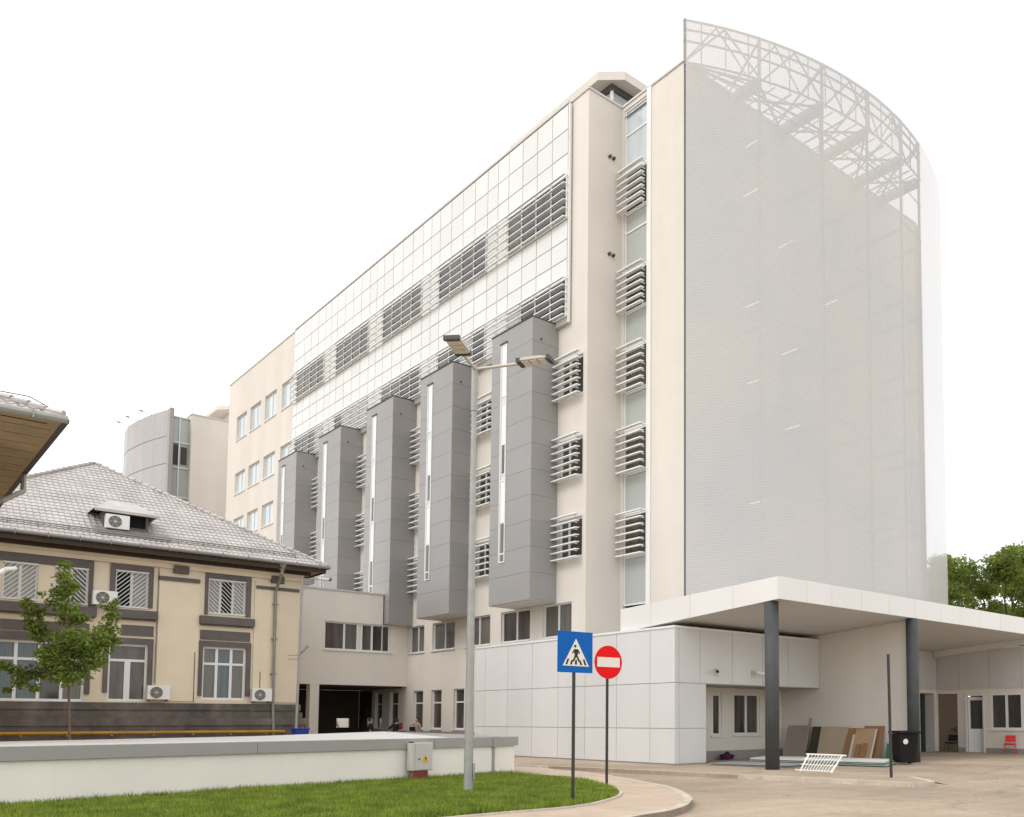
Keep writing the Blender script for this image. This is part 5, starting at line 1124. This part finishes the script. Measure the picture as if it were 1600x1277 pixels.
hb = MB(); q2 = onY(644,1139,41.9); hb.obox((q2.x,41.9,q2.z),(0.13,0,0),(0,0.05,0),(0,0,0.10)); hb.path([(q2.x-0.1,41.9,q2.z+0.1),(q2.x,41.9,q2.z+0.22),(q2.x+0.1,41.9,q2.z+0.1)],0.012,n=5); hbo = hb.build('handbag', 'black_fabric', None, bevel=0.02); tag(hbo, 'black handbag at the side of the person in grey', 'bag')

# ================================================================== TREES
def leaves(name, clusters, n, size, m, parent, seed, flat_=0.55):
    rg = np.random.default_rng(seed); cl_ = np.array([c[:3] for c in clusters]); rd = np.array([c[3] for c in clusters]); wgt = rd**2.2; wgt /= wgt.sum()
    k = rg.choice(len(cl_), n, p=wgt); d = rg.normal(size=(n,3)); d /= np.linalg.norm(d,axis=1)[:,None]
    r = rd[k]*np.power(rg.uniform(0.05,1,n), 0.45)*rg.uniform(0.8,1.15,n); pos = cl_[k]+d*r[:,None]*np.array([1,1,0.75])
    nrm = d*0.6+rg.normal(size=(n,3))*0.5+np.array([0,0,flat_]); nrm /= np.linalg.norm(nrm,axis=1)[:,None]
    t = np.cross(nrm, rg.normal(size=(n,3))); t /= np.linalg.norm(t,axis=1)[:,None]; b = np.cross(nrm,t)
    L_ = size*rg.uniform(0.6,1.3,n)[:,None]; Wd = L_*0.42
    v = np.stack([pos-t*L_, pos+b*Wd-t*L_*0.1, pos+t*L_-nrm*L_*0.25, pos-b*Wd-t*L_*0.1],1)
    return raw_mesh(name, v.reshape(-1,3), np.arange(n*4).reshape(n,4), m, parent)
def branch(mb, a_, b_, r0, r1, seg=4, wob=0.08):
    a_ = Vector(a_); b_ = Vector(b_); ln = (b_-a_).length; prev = a_
    for i in range(1, seg+1):
        p_ = a_.lerp(b_, i/seg)+(Vector((jit(wob),jit(wob),jit(wob)))*ln*0.5 if i < seg else Vector((0,0,0))); mb.tube(prev, p_, r0+(r1-r0)*(i-1)/seg, r0+(r1-r0)*i/seg, n=8, caps=False); prev = p_
YT = 28.0
def tq(px, py, dy=0.0): q = onY(px, py, YT); return Vector((q.x, YT+dy, q.z))
tb = tq(112,1160); yt = thing('young_tree', (tb.x, YT, 0), 'young green leafy tree on a slender trunk in front of the ochre house', 'tree')
mb = MB(); branch(mb, (tb.x,YT,-0.1), tq(108,1060), 0.035, 0.028, 3, 0.01); fork = tq(108,1060)
tips = [(98,890),(98,960),(60,970),(165,965),(170,1000),(30,1050),(80,1060),(130,1040),(20,1045),(150,1020),(90,1010),(110,930)]
for i, tp in enumerate(tips): branch(mb, fork.lerp(tq(102,980),random.random()*0.6), tq(*tp, jit(0.6)), 0.018, 0.005, 3, 0.1)
mb.build('trunk', 'bark_young', yt)
cl_ = [(98,885,.20),(96,905,.26),(92,928,.30),(108,918,.28),(98,950,.36),(112,965,.34),(60,955,.26),(44,942,.22),(55,975,.32),(68,990,.34),(42,960,.18),(165,950,.24),(178,962,.26),(185,938,.13),(168,985,.36),(160,1010,.34),(180,1000,.22),(110,1000,.5),(90,1020,.5),(130,1020,.5),(75,1030,.4),(145,1035,.34),(120,1050,.45),(95,1055,.42),(60,1050,.32),(40,1055,.26),(20,1045,.22),(5,1040,.2),(30,1068,.22),(55,1075,.2),(15,1078,.13),(130,965,.24),(80,940,.16),(150,995,.3),(62,930,.12)]
leaves('crown', [(*tq(a_,b_,jit(0.55)), r_*0.97) for a_, b_, r_ in cl_], 8600, 0.062, 'leaf_young', yt, 3)
def big_tree(c, h, rad, label, seed, n=19000):
    random.seed(seed); t = thing('park_tree', c, label, 'tree', 'trees beyond the service wing'); c = Vector(c)
    mb = MB(); branch(mb, c+Vector((0,0,-0.2)), c+Vector((0,0,h*0.45)), 0.38, 0.26, 4, 0.03); cl2 = []
    for i in range(16):
        a_ = i*2.4+jit(0.4); f = 0.38+0.55*(i/15); rr = rad*(0.95-0.5*abs(f-0.62)/0.38)*random.uniform(0.75,1.0)
        e_ = c+Vector((math.cos(a_)*rr, math.sin(a_)*rr, h*(f+0.06))); branch(mb, c+Vector((0,0,h*random.uniform(0.28,0.5))), e_, 0.13, 0.03, 4, 0.12)
        for k in range(7): cl2.append((e_.x+jit(1.2), e_.y+jit(1.2), e_.z+jit(0.8), random.uniform(0.55,1.1)))
        m_ = c.lerp(e_, 0.6); cl2.append((m_.x, m_.y, e_.z-0.3, 0.9))
    for k in range(12): cl2.append((c.x+jit(rad*0.55), c.y+jit(rad*0.55), c.z+h*random.uniform(0.8,0.98), random.uniform(0.6,1.2)))
    mb.build('trunk', 'bark', t); leaves('crown', cl2, n, 0.17, 'leaf_big', t, seed); return t
big_tree((58,29.5,-0.1), 13.2, 5.2, 'broad green tree directly behind the canopy edge', 11)
big_tree((66,40.5,-0.1), 14.4, 5.8, 'green tree close to the right edge of the curved screen', 12)
big_tree((57,21.0,-0.1), 12.5, 5.0, 'green tree at the right edge of the photo', 13)
big_tree((74,33,-0.1), 16.5, 6, 'taller tree standing behind the other park trees', 14)
